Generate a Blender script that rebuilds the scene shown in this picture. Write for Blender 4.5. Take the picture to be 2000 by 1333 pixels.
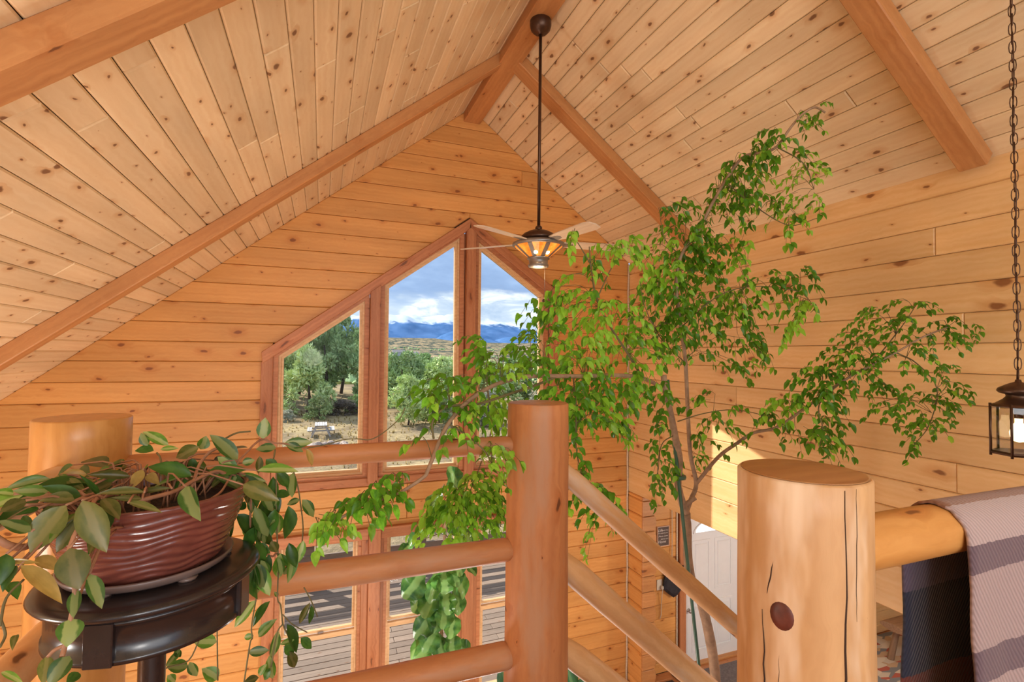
import bpy, bmesh, math, random
from math import sin, cos, pi, radians, sqrt, atan2
from mathutils import Vector as V, Matrix, noise as mnoise
random.seed(7)
S = bpy.context.scene
COL = S.collection
for o in list(bpy.data.objects):
    bpy.data.objects.remove(o)

# ------------------------------------------------------------------ camera
# origin = the photographer's eye; X along the gable wall, Y towards it, Z up
cam_d = bpy.data.cameras.new('camera'); cam_d.sensor_width = 36.0; cam_d.lens = 969.75 / 2000 * 36
cam_d.clip_start = 0.05; cam_d.clip_end = 12000
cam = bpy.data.objects.new('camera', cam_d); COL.objects.link(cam)
yaw, pitch, roll = radians(20.933), radians(1.6127), radians(0.6298)
cF = V((sin(yaw) * cos(pitch), cos(yaw) * cos(pitch), sin(pitch)))
cr = V((cos(yaw), -sin(yaw), 0)); cu = cr.cross(cF)
cR = cos(roll) * cr + sin(roll) * cu; cU = -sin(roll) * cr + cos(roll) * cu
cam.matrix_world = Matrix(((cR.x, cU.x, -cF.x, 0), (cR.y, cU.y, -cF.y, 0), (cR.z, cU.z, -cF.z, 0), (0, 0, 0, 1)))
S.camera = cam

# ------------------------------------------------------------------ exposure, sky, sun, large lights
S.view_settings.view_transform = 'Standard'; S.view_settings.look = 'None'
S.view_settings.gamma = 1.0; S.view_settings.use_curve_mapping = False
S.view_settings.exposure = 0.64

W = bpy.data.worlds.new('sky'); S.world = W; W.use_nodes = True
nt = W.node_tree; nt.nodes.clear()
def N(t, k, **kw):
    n = t.nodes.new(k)
    for a, b in kw.items():
        if a == 'ins':
            for i, v in b.items(): n.inputs[i].default_value = v
        else: setattr(n, a, b)
    return n
def ramp(t, pts, interp='LINEAR'):
    n = t.nodes.new('ShaderNodeValToRGB'); cr_ = n.color_ramp; cr_.interpolation = interp
    while len(cr_.elements) < len(pts): cr_.elements.new(0.5)
    for e, (p, c) in zip(cr_.elements, pts):
        e.position = p; e.color = c if len(c) == 4 else (*c, 1)
    return n
def build_sky(t):
    L = t.links.new
    tc = N(t, 'ShaderNodeTexCoord'); sep = N(t, 'ShaderNodeSeparateXYZ'); L(tc.outputs['Generated'], sep.inputs[0])
    mp = N(t, 'ShaderNodeMapping'); mp.inputs['Scale'].default_value = (1.0, 1.0, 3.2); L(tc.outputs['Generated'], mp.inputs[0])
    n1 = N(t, 'ShaderNodeTexNoise', ins={'Scale': 3.4, 'Detail': 8, 'Roughness': 0.58}); L(mp.outputs[0], n1.inputs['Vector'])
    n2 = N(t, 'ShaderNodeTexNoise', ins={'Scale': 11.0, 'Detail': 8, 'Roughness': 0.6, 'Distortion': 0.4}); L(mp.outputs[0], n2.inputs['Vector'])
    # height perturbed by noise: where the dark cloud deck starts
    h = N(t, 'ShaderNodeMath', operation='MULTIPLY_ADD'); L(n1.outputs['Fac'], h.inputs[0]); h.inputs[1].default_value = 0.16; L(sep.outputs[2], h.inputs[2])
    deck = N(t, 'ShaderNodeMapRange', interpolation_type='SMOOTHSTEP', ins={'From Min': 0.178, 'From Max': 0.205}); L(h.outputs[0], deck.inputs[0])
    white = ramp(t, [(0.36, (0.40, 0.50, 0.63)), (0.50, (0.52, 0.60, 0.68)), (0.64, (0.95, 0.95, 0.94))]); L(n2.outputs['Fac'], white.inputs[0])
    slate = ramp(t, [(0.30, (0.18, 0.27, 0.43)), (0.50, (0.27, 0.38, 0.57)), (0.66, (0.41, 0.54, 0.73)), (0.8, (0.75, 0.82, 0.9))]); L(n1.outputs['Fac'], slate.inputs[0])
    m = N(t, 'ShaderNodeMix', data_type='RGBA'); L(deck.outputs[0], m.inputs[0]); L(white.outputs[0], m.inputs[6]); L(slate.outputs[0], m.inputs[7])
    # higher up the overcast thins and brightens towards the zenith, all round
    up = N(t, 'ShaderNodeMapRange', interpolation_type='SMOOTHSTEP', ins={'From Min': 0.30, 'From Max': 0.9, 'To Max': 0.6}); L(sep.outputs[2], up.inputs[0])
    m2 = N(t, 'ShaderNodeMix', data_type='RGBA'); L(up.outputs[0], m2.inputs[0]); L(m.outputs[2], m2.inputs[6]); m2.inputs[7].default_value = (0.85, 0.92, 1.0, 1)
    bg = N(t, 'ShaderNodeBackground', ins={'Strength': 1.25}); L(m2.outputs[2], bg.inputs[0])
    out = N(t, 'ShaderNodeOutputWorld'); L(bg.outputs[0], out.inputs[0])
build_sky(nt)

sun_d = bpy.data.lights.new('sun', 'SUN'); sun_d.energy = 7.0; sun_d.angle = radians(0.6); sun_d.color = (1.0, 0.93, 0.82)
sun = bpy.data.objects.new('sun', sun_d); COL.objects.link(sun)
SUN = V((1.25, -1.53, -1.38)).normalized()
sun.rotation_euler = SUN.to_track_quat('-Z', 'Y').to_euler()

def area(name, loc, to, sx, sy, power, col=(1, 1, 1)):
    d = bpy.data.lights.new(name, 'AREA'); d.shape = 'RECTANGLE'; d.size = sx; d.size_y = sy; d.energy = power; d.color = col
    o = bpy.data.objects.new(name, d); COL.objects.link(o); o.location = loc
    o.rotation_euler = (V(to) - V(loc)).to_track_quat('-Z', 'Y').to_euler()
    return o
# added fill panel behind the photographer; no rear window is built
area('rear_fill', (0.6, -3.4, 0.6), (1.0, 5.5, 0.6), 4.0, 2.6, 62, (1.0, 0.98, 0.95))
# added point fills out of view that brighten the room; no lamps stand there
def fill_light(name, loc, power, r=0.22, col=(1.0, 0.96, 0.90)):
    d = bpy.data.lights.new(name, 'POINT'); d.energy = power; d.shadow_soft_size = r; d.color = col
    o = bpy.data.objects.new(name, d); COL.objects.link(o); o.location = loc
fill_light('lower_fill_left', (-1.3, 3.3, -3.1), 64)
fill_light('lower_fill_mid', (1.2, 3.4, -3.3), 62)
fill_light('entry_fill', (5.6, 3.2, -2.2), 45, .15)
fill_light('loft_fill', (-.2, -1.5, -.1), 28)
fill_light('loft_side_fill', (-2.0, 1.0, -1.0), 46)

# ------------------------------------------------------------------ helpers
WM = {}
def link(o, M, parent=None):
    COL.objects.link(o); WM[o.name] = M.copy()
    if parent is not None:
        o.parent = parent; o.matrix_parent_inverse = WM[parent.name].inverted()
    o.matrix_basis = M
    return o
def MX(o, X, Y, Z):
    return Matrix(((X[0], Y[0], Z[0], o[0]), (X[1], Y[1], Z[1], o[1]), (X[2], Y[2], Z[2], o[2]), (0, 0, 0, 1)))
def T(x=0, y=0, z=0): return Matrix.Translation((x, y, z))
def mesh(verts, faces, smooth=False, name='m'):
    m = bpy.data.meshes.new(name); m.from_pydata([tuple(v) for v in verts], [], faces); m.update()
    if smooth: m.polygons.foreach_set('use_smooth', [True] * len(m.polygons))
    return m
def ob(name, m, mat, parent=None, M=None):
    o = bpy.data.objects.new(name, m)
    if mat is not None and len(m.materials) == 0: m.materials.append(mat)
    return link(o, M if M is not None else Matrix(), parent)
def empty(name, loc=(0, 0, 0), parent=None):
    o = bpy.data.objects.new(name, None); o.empty_display_size = 0.1
    return link(o, T(*loc), parent)
def tag(o, label, cat, group=None):
    o['label'] = label; o['category'] = cat
    if group: o['group'] = group
    return o
def struct(o): o['kind'] = 'structure'; return o
def clip(poly, a, b, c):
    """keep a*x+b*y<=c"""
    out = []
    for i in range(len(poly)):
        p, q = poly[i], poly[(i + 1) % len(poly)]
        dp, dq = a * p[0] + b * p[1] - c, a * q[0] + b * q[1] - c
        if dp <= 0: out.append(p)
        if (dp < 0 < dq) or (dq < 0 < dp):
            t = dp / (dp - dq); out.append((p[0] + t * (q[0] - p[0]), p[1] + t * (q[1] - p[1])))
    r = []
    for p in out:
        if not r or (abs(p[0] - r[-1][0]) + abs(p[1] - r[-1][1])) > 1e-4: r.append(p)
    if len(r) > 1 and abs(r[0][0] - r[-1][0]) + abs(r[0][1] - r[-1][1]) < 1e-4: r.pop()
    return r
def parea(p): return 0.5 * sum(p[i][0] * p[(i + 1) % len(p)][1] - p[(i + 1) % len(p)][0] * p[i][1] for i in range(len(p)))
def inset(poly, d):
    """offset a convex CCW polygon inwards by d (scalar or one per edge)"""
    n = len(poly); ds = d if isinstance(d, (list, tuple)) else [d] * n
    L = []
    for i in range(n):
        p, q = poly[i], poly[(i + 1) % n]; ex, ey = q[0] - p[0], q[1] - p[1]; l = sqrt(ex * ex + ey * ey)
        nx, ny = -ey / l, ex / l; L.append((nx, ny, nx * p[0] + ny * p[1] + ds[i]))
    out = []
    for i in range(n):
        a, b = L[i - 1], L[i]; det = a[0] * b[1] - a[1] * b[0]
        if abs(det) < 1e-9: out.append(poly[i]); continue
        out.append(((a[2] * b[1] - a[1] * b[2]) / det, (a[0] * b[2] - a[2] * b[0]) / det))
    return out
def prism_mesh(poly, t, ch=0.0, smooth=False):
    """back at z=0, front at z=t, front edges chamfered by ch"""
    n = len(poly); vs = [(x, y, 0) for x, y in poly]; fs = [tuple(range(n - 1, -1, -1))]
    lv = [(x, y, t - ch) for x, y in poly]; vs += lv
    for i in range(n): fs.append((i, (i + 1) % n, n + (i + 1) % n, n + i))
    top = n
    if ch > 0:
        ip = inset(poly, ch); vs += [(x, y, t) for x, y in ip]
        for i in range(n): fs.append((n + i, n + (i + 1) % n, 2 * n + (i + 1) % n, 2 * n + i))
        top = 2 * n
    fs.append(tuple(range(top, top + n)))
    return mesh(vs, fs, smooth)
def board(name, parent, O, X, Y, Z, poly, t, ch, mat):
    """a board in the frame O,X(grain),Y,Z(towards the room); poly in X,Y"""
    if len(poly) < 3: return None
    if parea(poly) < 0: poly = poly[::-1]
    if parea(poly) < 2e-4: return None
    cx = sum(p[0] for p in poly) / len(poly); cy = sum(p[1] for p in poly) / len(poly)
    lp = [(p[0] - cx, p[1] - cy) for p in poly]
    o = V(O) + V(X) * cx + V(Y) * cy
    return ob(name, prism_mesh(lp, t, ch), mat, parent, MX(o, X, Y, Z))
def ring_mesh(outer, inner, z0, z1, ch=0.0):
    n = len(outer); vs = []; fs = []
    for p, z in ((outer, z0), (outer, z1), (inner, z1), (inner, z0)): vs += [(a, b, z) for a, b in p]
    for k in range(4):
        k2 = (k + 1) % 4
        for i in range(n):
            j = (i + 1) % n; fs.append((k * n + i, k * n + j, k2 * n + j, k2 * n + i))
    return mesh(vs, fs)
def box_mesh(sx, sy, sz, ch=0.0):
    bm = bmesh.new(); bmesh.ops.create_cube(bm, size=1.0)
    bmesh.ops.scale(bm, vec=(sx, sy, sz), verts=bm.verts)
    if ch > 0: bmesh.ops.bevel(bm, geom=bm.edges[:], offset=ch, segments=1, affect='EDGES')
    m = bpy.data.meshes.new('m'); bm.to_mesh(m); bm.free(); return m
def box(name, x0, x1, y0, y1, z0, z1, mat, parent=None, ch=0.0, grain='x'):
    """axis-aligned box; its local X (the wood grain) follows `grain`"""
    c = ((x0 + x1) / 2, (y0 + y1) / 2, (z0 + z1) / 2); d = (x1 - x0, y1 - y0, z1 - z0)
    if grain == 'x': M = MX(c, (1, 0, 0), (0, 1, 0), (0, 0, 1)); s = d
    elif grain == 'y': M = MX(c, (0, 1, 0), (-1, 0, 0), (0, 0, 1)); s = (d[1], d[0], d[2])
    else: M = MX(c, (0, 0, 1), (0, 1, 0), (-1, 0, 0)); s = (d[2], d[1], d[0])
    return ob(name, box_mesh(*s, ch), mat, parent, M)
def boxes_mesh(bl):
    vs = []; fs = []
    for x0, x1, y0, y1, z0, z1 in bl:
        b = len(vs)
        vs += [(x, y, z) for x in (x0, x1) for y in (y0, y1) for z in (z0, z1)]
        for f in ((0, 1, 3, 2), (4, 6, 7, 5), (0, 4, 5, 1), (2, 3, 7, 6), (0, 2, 6, 4), (1, 5, 7, 3)): fs.append(tuple(b + i for i in f))
    return mesh(vs, fs)
def tube_geo(pts, rad, segs=8, cap=True, vs=None, fs=None):
    vs = [] if vs is None else vs; fs = [] if fs is None else fs
    pts = [V(p) for p in pts]; n = len(pts); base = len(vs)
    if not isinstance(rad, (list, tuple)): rad = [rad] * n
    d0 = (pts[1] - pts[0]).normalized(); up = V((0, 0, 1)) if abs(d0.z) < 0.9 else V((1, 0, 0))
    s = d0.cross(up).normalized()
    for i in range(n):
        d = (pts[min(i + 1, n - 1)] - pts[max(i - 1, 0)])
        d = d.normalized() if d.length > 1e-9 else d0
        s = (s - d * s.dot(d)).normalized(); u = d.cross(s)
        for k in range(segs):
            a = 2 * pi * k / segs; vs.append(pts[i] + (s * cos(a) + u * sin(a)) * rad[i])
    for i in range(n - 1):
        for k in range(segs):
            k2 = (k + 1) % segs
            fs.append((base + i * segs + k, base + i * segs + k2, base + (i + 1) * segs + k2, base + (i + 1) * segs + k))
    if cap:
        fs.append(tuple(base + k for k in range(segs))[::-1]); fs.append(tuple(base + (n - 1) * segs + k for k in range(segs)))
    return vs, fs
def smooth_path(pts, k=6):
    """Catmull-Rom through pts"""
    P = [V(p) for p in pts]; P = [2 * P[0] - P[1]] + P + [2 * P[-1] - P[-2]]; out = []
    for i in range(1, len(P) - 2):
        for j in range(k):
            t = j / k; a, b, c, d = P[i - 1], P[i], P[i + 1], P[i + 2]
            out.append(0.5 * ((2 * b) + (c - a) * t + (2 * a - 5 * b + 4 * c - d) * t * t + (3 * b - a - 3 * c + d) * t ** 3))
    out.append(P[-2]); return out
def lathe_mesh(prof, segs=32, smooth=True, sx=1.0, sy=1.0):
    vs = []; fs = []; n = len(prof)
    for r, z in prof:
        for k in range(segs):
            a = 2 * pi * k / segs; vs.append((r * cos(a) * sx, r * sin(a) * sy, z))
    for i in range(n - 1):
        for k in range(segs):
            k2 = (k + 1) % segs; fs.append((i * segs + k, i * segs + k2, (i + 1) * segs + k2, (i + 1) * segs + k))
    if prof[0][0] > 1e-5: fs.append(tuple(range(segs))[::-1])
    if prof[-1][0] > 1e-5: fs.append(tuple((n - 1) * segs + k for k in range(segs)))
    m = mesh(vs, fs, False)
    if smooth:
        for p in m.polygons: p.use_smooth = len(p.vertices) == 4
    return m
def log_mesh(L, r0, r1, segs=40, taper0=0.0, taper1=0.0, bump=0.012, seed=0, rings=None, flat0=True, bow=0.0):
    """peeled log along local X from 0 to L; tenon tapers at the ends"""
    rings = rings or max(8, int(L / 0.05)); vs = []; fs = []
    xs = [L * i / rings for i in range(rings + 1)]
    if taper0 or taper1: xs = sorted(set(xs + [taper0 * .35, taper0, L - taper1, L - taper1 * .35]))
    for x in xs:
        t = x / L; r = r0 + (r1 - r0) * t
        f = 1.0
        if taper0 and x < taper0: f = 0.62 + 0.38 * sqrt(min(1, x / taper0))
        if taper1 and L - x < taper1: f = min(f, 0.62 + 0.38 * sqrt(max(0, (L - x) / taper1)))
        by = bow * sin(pi * t)
        for k in range(segs):
            a = 2 * pi * k / segs
            q = r * f * (1 + bump * 6 * mnoise.noise(V((x * 1.7 + seed * 9.1, cos(a) * 1.1, sin(a) * 1.1 + seed))) * 0.6 + bump * 2 * mnoise.noise(V((x * 5 + seed, cos(a) * 3, sin(a) * 3))))
            vs.append((x, q * cos(a), q * sin(a) + by))
    n = len(xs)
    for i in range(n - 1):
        for k in range(segs):
            k2 = (k + 1) % segs; fs.append((i * segs + k, (i + 1) * segs + k, (i + 1) * segs + k2, i * segs + k2))
    # slightly eased end faces
    for e, i in ((0, 0), (1, n - 1)):
        b = len(vs); x = xs[i] + (-0.004 if e == 0 else 0.004)
        for k in range(segs):
            p = vs[i * segs + k]; vs.append((x, p[1] * 0.965, p[2] * 0.965))
        for k in range(segs):
            k2 = (k + 1) % segs
            fs.append((b + k, i * segs + k, i * segs + k2, b + k2) if e == 0 else (i * segs + k, b + k, b + k2, i * segs + k2))
        fs.append(tuple(b + k for k in range(segs)) if e == 0 else tuple(b + k for k in range(segs))[::-1])
    m = mesh(vs, fs)
    bm = bmesh.new(); bm.from_mesh(m); bmesh.ops.recalc_face_normals(bm, faces=bm.faces); bm.to_mesh(m); bm.free()
    for p in m.polygons: p.use_smooth = len(p.vertices) == 4
    return m
def frame_from(p0, p1, up=(0, 0, 1)):
    X = (V(p1) - V(p0)).normalized(); u = V(up)
    if abs(X.dot(u)) > 0.95: u = V((0, -1, 0))
    Y = u.cross(X).normalized(); Z = X.cross(Y); return MX(V(p0), X, Y, Z)
def log(name, p0, p1, r0, r1, mat, parent=None, **kw):
    L = (V(p1) - V(p0)).length
    return ob(name, log_mesh(L, r0, r1, **kw), mat, parent, frame_from(p0, p1))
def tubeobj(name, pts, rad, mat, parent=None, segs=8, smooth=True):
    o = V(pts[0]); vs, fs = tube_geo([V(p) - o for p in pts], rad, segs)
    m = mesh(vs, fs)
    if smooth:
        for p in m.polygons: p.use_smooth = len(p.vertices) == 4
    return ob(name, m, mat, parent, T(*o))

# ------------------------------------------------------------------ materials
def new_mat(name):
    m = bpy.data.materials.new(name); m.use_nodes = True; t = m.node_tree; t.nodes.clear()
    out = N(t, 'ShaderNodeOutputMaterial'); b = N(t, 'ShaderNodeBsdfPrincipled'); t.links.new(b.outputs[0], out.inputs[0])
    return m, t, b
def plain(name, col, rough=0.5, metal=0.0, spec=0.5, var=0.0, scale=8.0, bump=0.0):
    m, t, b = new_mat(name); L = t.links.new
    b.inputs['Roughness'].default_value = rough; b.inputs['Metallic'].default_value = metal
    b.inputs['Specular IOR Level'].default_value = spec; b.inputs['Base Color'].default_value = (*col, 1)
    if var or bump:
        tc = N(t, 'ShaderNodeTexCoord'); n = N(t, 'ShaderNodeTexNoise', ins={'Scale': scale, 'Detail': 5, 'Roughness': 0.6}); L(tc.outputs['Object'], n.inputs['Vector'])
        if var:
            r = ramp(t, [(0.3, tuple(c * (1 - var) for c in col)), (0.7, tuple(min(1, c * (1 + var)) for c in col))]); L(n.outputs['Fac'], r.inputs[0]); L(r.outputs[0], b.inputs['Base Color'])
        if bump:
            bp = N(t, 'ShaderNodeBump', ins={'Strength': bump, 'Distance': 0.01}); L(n.outputs['Fac'], bp.inputs['Height']); L(bp.outputs[0], b.inputs['Normal'])
    return m
def wood(name, light, dark, knot=(0.16, 0.055, 0.02), rough=0.42, knots=0.11, kscale=(3.4, 6.5), grain=26.0, contrast=0.55, vary=0.14, cracks=0.0, spec=0.35, blotch=None):
    m, t, b = new_mat(name); L = t.links.new
    tc = N(t, 'ShaderNodeTexCoord'); oi = N(t, 'ShaderNodeObjectInfo')
    off = N(t, 'ShaderNodeVectorMath', operation='SCALE'); off.inputs[0].default_value = (37.1, 91.7, 53.3); L(oi.outputs['Random'], off.inputs['Scale'])
    co = N(t, 'ShaderNodeVectorMath', operation='ADD'); L(tc.outputs['Object'], co.inputs[0]); L(off.outputs[0], co.inputs[1])
    # knots: flattened 2-D cells, every cell with a size of its own
    wob = N(t, 'ShaderNodeTexNoise', ins={'Scale': 14.0, 'Detail': 2}); L(co.outputs[0], wob.inputs['Vector'])
    wobs = N(t, 'ShaderNodeVectorMath', operation='SCALE', ins={'Scale': 0.04}); L(wob.outputs['Color'], wobs.inputs[0])
    cow = N(t, 'ShaderNodeVectorMath', operation='ADD'); L(co.outputs[0], cow.inputs[0]); L(wobs.outputs[0], cow.inputs[1])
    km = N(t, 'ShaderNodeMapping'); km.inputs['Scale'].default_value = (kscale[0], kscale[1], 0.0); L(cow.outputs[0], km.inputs[0])
    vo = N(t, 'ShaderNodeTexVoronoi', voronoi_dimensions='2D', ins={'Scale': 1.0}); L(km.outputs[0], vo.inputs['Vector'])
    vs = N(t, 'ShaderNodeSeparateColor'); L(vo.outputs['Color'], vs.inputs[0])
    pw = N(t, 'ShaderNodeMath', operation='POWER', ins={1: 1.8}); L(vs.outputs[0], pw.inputs[0])
    th = N(t, 'ShaderNodeMath', operation='MULTIPLY', ins={1: knots}); L(pw.outputs[0], th.inputs[0])
    rel = N(t, 'ShaderNodeMath', operation='DIVIDE'); L(vo.outputs['Distance'], rel.inputs[0]); L(th.outputs[0], rel.inputs[1])
    kn = N(t, 'ShaderNodeMapRange', interpolation_type='SMOOTHSTEP', ins={'From Min': 0.55, 'From Max': 1.1, 'To Min': 1.0, 'To Max': 0.0}); L(rel.outputs[0], kn.inputs[0])
    halo = N(t, 'ShaderNodeMapRange', interpolation_type='SMOOTHSTEP', ins={'From Min': 0.9, 'From Max': 3.4, 'To Min': 1.0, 'To Max': 0.0}); L(rel.outputs[0], halo.inputs[0])
    # long fibres, bent a little round the knots
    bend = N(t, 'ShaderNodeCombineXYZ'); hs = N(t, 'ShaderNodeMath', operation='MULTIPLY', ins={1: 0.035}); L(halo.outputs[0], hs.inputs[0]); L(hs.outputs[0], bend.inputs[1])
    cg = N(t, 'ShaderNodeVectorMath', operation='ADD'); L(cow.outputs[0], cg.inputs[0]); L(bend.outputs[0], cg.inputs[1])
    gm = N(t, 'ShaderNodeMapping'); gm.inputs['Scale'].default_value = (1.1, grain, grain); L(cg.outputs[0], gm.inputs[0])
    g = N(t, 'ShaderNodeTexNoise', ins={'Scale': 1.0, 'Detail': 5, 'Roughness': 0.62, 'Distortion': 0.35}); L(gm.outputs[0], g.inputs['Vector'])
    wm = N(t, 'ShaderNodeMapping'); wm.inputs['Scale'].default_value = (0.55, 5.0, 5.0); L(cg.outputs[0], wm.inputs[0])
    wv = N(t, 'ShaderNodeTexWave', bands_direction='Y', ins={'Scale': 1.6, 'Distortion': 5.0, 'Detail': 2.0, 'Detail Scale': 1.2}); L(wm.outputs[0], wv.inputs['Vector'])
    mixg = N(t, 'ShaderNodeMath', operation='MULTIPLY_ADD', ins={1: 0.12}); L(wv.outputs['Fac'], mixg.inputs[0]); L(g.outputs['Fac'], mixg.inputs[2])
    cr_ = ramp(t, [(0.5 - 0.5 * contrast * 0.5, light), (0.5 + 0.42 * contrast + 0.12, dark)]); L(mixg.outputs[0], cr_.inputs[0])
    # board-to-board difference
    rv = N(t, 'ShaderNodeMapRange', ins={'To Min': 1.0 - vary, 'To Max': 1.0 + vary * 0.7}); L(oi.outputs['Random'], rv.inputs[0])
    br = N(t, 'ShaderNodeTexNoise', ins={'Scale': 1.0, 'Detail': 2}); bm_ = N(t, 'ShaderNodeMapping'); bm_.inputs['Scale'].default_value = (0.9, 3.5, 3.5); L(co.outputs[0], bm_.inputs[0]); L(bm_.outputs[0], br.inputs['Vector'])
    brm = N(t, 'ShaderNodeMapRange', ins={'From Min': 0.3, 'From Max': 0.7, 'To Min': 0.88, 'To Max': 1.08}); L(br.outputs['Fac'], brm.inputs[0])
    vv = N(t, 'ShaderNodeMath', operation='MULTIPLY'); L(rv.outputs[0], vv.inputs[0]); L(brm.outputs[0], vv.inputs[1])
    sc = N(t, 'ShaderNodeVectorMath', operation='SCALE'); L(cr_.outputs[0], sc.inputs[0]); L(vv.outputs[0], sc.inputs['Scale'])
    col = sc.outputs[0]
    if blotch:
        bn = N(t, 'ShaderNodeTexNoise', ins={'Scale': 1.0, 'Detail': 4, 'Roughness': 0.6}); bmp = N(t, 'ShaderNodeMapping'); bmp.inputs['Scale'].default_value = (1.6, 7.0, 7.0); L(co.outputs[0], bmp.inputs[0]); L(bmp.outputs[0], bn.inputs['Vector'])
        bf = N(t, 'ShaderNodeMapRange', interpolation_type='SMOOTHSTEP', ins={'From Min': 0.48, 'From Max': 0.66, 'To Max': 0.8}); L(bn.outputs['Fac'], bf.inputs[0])
        mb = N(t, 'ShaderNodeMix', data_type='RGBA'); L(bf.outputs[0], mb.inputs[0]); L(col, mb.inputs[6]); mb.inputs[7].default_value = (*blotch, 1); col = mb.outputs[2]
    hm = N(t, 'ShaderNodeMix', data_type='RGBA', blend_type='MULTIPLY'); hf = N(t, 'ShaderNodeMath', operation='MULTIPLY', ins={1: 0.5}); L(halo.outputs[0], hf.inputs[0]); L(hf.outputs[0], hm.inputs[0]); L(col, hm.inputs[6]); hm.inputs[7].default_value = (0.78, 0.55, 0.36, 1)
    k2 = N(t, 'ShaderNodeMix', data_type='RGBA'); kf = N(t, 'ShaderNodeMath', operation='MULTIPLY', ins={1: 0.85}); L(kn.outputs[0], kf.inputs[0]); L(kf.outputs[0], k2.inputs[0]); L(hm.outputs[2], k2.inputs[6]); k2.inputs[7].default_value = (*knot, 1)
    col = k2.outputs[2]; hgt = mixg.outputs[0]
    if cracks:
        cm = N(t, 'ShaderNodeMapping'); cm.inputs['Scale'].default_value = (0.45, 9.0, 9.0); L(cow.outputs[0], cm.inputs[0])
        cn = N(t, 'ShaderNodeTexNoise', ins={'Scale': 1.0, 'Detail': 3, 'Roughness': 0.5}); L(cm.outputs[0], cn.inputs['Vector'])
        ca = N(t, 'ShaderNodeMath', operation='SUBTRACT', ins={1: 0.60}); L(cn.outputs['Fac'], ca.inputs[0])
        cb = N(t, 'ShaderNodeMath', operation='ABSOLUTE'); L(ca.outputs[0], cb.inputs[0])
        cc = N(t, 'ShaderNodeMapRange', ins={'From Min': 0.0, 'From Max': 0.006, 'To Min': cracks, 'To Max': 0.0}); L(cb.outputs[0], cc.inputs[0])
        cx = N(t, 'ShaderNodeMix', data_type='RGBA'); L(cc.outputs[0], cx.inputs[0]); L(col, cx.inputs[6]); cx.inputs[7].default_value = (0.07, 0.03, 0.012, 1); col = cx.outputs[2]
    L(col, b.inputs['Base Color'])
    b.inputs['Roughness'].default_value = rough; b.inputs['Specular IOR Level'].default_value = spec
    bp = N(t, 'ShaderNodeBump', ins={'Strength': 0.12, 'Distance': 0.004}); L(hgt, bp.inputs['Height']); L(bp.outputs[0], b.inputs['Normal'])
    return m
def glass_mat(name, tint, refl=0.06):
    m = bpy.data.materials.new(name); m.use_nodes = True; t = m.node_tree; t.nodes.clear(); L = t.links.new
    out = N(t, 'ShaderNodeOutputMaterial'); tr = N(t, 'ShaderNodeBsdfTransparent'); tr.inputs[0].default_value = (*tint, 1)
    gl = N(t, 'ShaderNodeBsdfGlossy'); gl.inputs['Roughness'].default_value = 0.02; mx = N(t, 'ShaderNodeMixShader'); mx.inputs[0].default_value = refl
    L(tr.outputs[0], mx.inputs[1]); L(gl.outputs[0], mx.inputs[2]); L(mx.outputs[0], out.inputs[0]); return m

M_CEIL = wood('pine ceiling boards', (0.87, 0.69, 0.43), (0.79, 0.57, 0.315), knots=0.13, kscale=(4.2, 8.0), vary=0.10, contrast=0.6)
M_GABLE = wood('honey pine logs', (0.75, 0.375, 0.115), (0.65, 0.29, 0.075), knot=(0.22, 0.06, 0.015), knots=0.12, kscale=(3.0, 5.5), vary=0.10)
M_RIGHT = wood('pale pine logs', (0.83, 0.545, 0.26), (0.75, 0.445, 0.175), knot=(0.22, 0.07, 0.02), knots=0.13, kscale=(2.2, 4.6), vary=0.09)
M_BEAM = wood('fir beams', (0.60, 0.29, 0.105), (0.45, 0.185, 0.06), knots=0.10, kscale=(1.3, 5.0), vary=0.06, contrast=0.6)
M_TRIM = wood('redwood window trim', (0.56, 0.235, 0.10), (0.38, 0.13, 0.05), knots=0.10, kscale=(1.4, 7.0), vary=0.10, contrast=0.6)
M_SASH = wood('light sash wood', (0.82, 0.54, 0.28), (0.66, 0.38, 0.17), knots=0.0001, vary=0.06)
M_LOG = wood('peeled log rail', (0.60, 0.255, 0.095), (0.42, 0.15, 0.055), knot=(0.09, 0.03, 0.012), knots=0.10, kscale=(3.0, 9.0), rough=0.5, spec=.25, vary=0.05, contrast=0.75, blotch=(0.50, 0.27, 0.15))
M_LOGPALE = wood('pale peeled log', (0.80, 0.50, 0.24), (0.58, 0.29, 0.11), knot=(0.12, 0.04, 0.015), knots=0.10, kscale=(3.0, 9.0), rough=0.55, spec=.22, vary=0.05, contrast=0.8, blotch=(0.70, 0.55, 0.40))
M_GLASS = glass_mat('window glass', (0.84, 0.86, 0.88), 0.003)
M_CLEAR = glass_mat('clear lantern glass', (0.93, 0.92, 0.90), 0.10)
M_DARKGAP = plain('dark joint', (0.10, 0.045, 0.015), 0.9)
M_LOGGOLD = wood('golden peeled log', (0.64, 0.31, 0.09), (0.50, 0.21, 0.05), knot=(0.14, 0.04, 0.012), knots=0.08, kscale=(3.0, 9.0), rough=0.3, vary=0.04, contrast=0.5)
M_NEWEL = wood('newel log', (0.68, 0.40, 0.185), (0.47, 0.235, 0.09), knot=(0.10, 0.02, 0.01), knots=0.10, kscale=(2.4, 6.0), rough=0.4, vary=0.02, contrast=0.85, blotch=(0.80, 0.62, 0.44))

# ------------------------------------------------------------------ the room shell
AX, AZ, SL, SR = 1.565, 2.868, 0.804, 0.76          # roof apex and slopes
GY, RX, FZ, LZ = 5.5, 3.73, -4.17, -1.45            # gable face, right wall face, floor, loft floor
def zL(x): return AZ + SL * (x - AX)
def zR(x): return AZ - SR * (x - AX)

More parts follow.
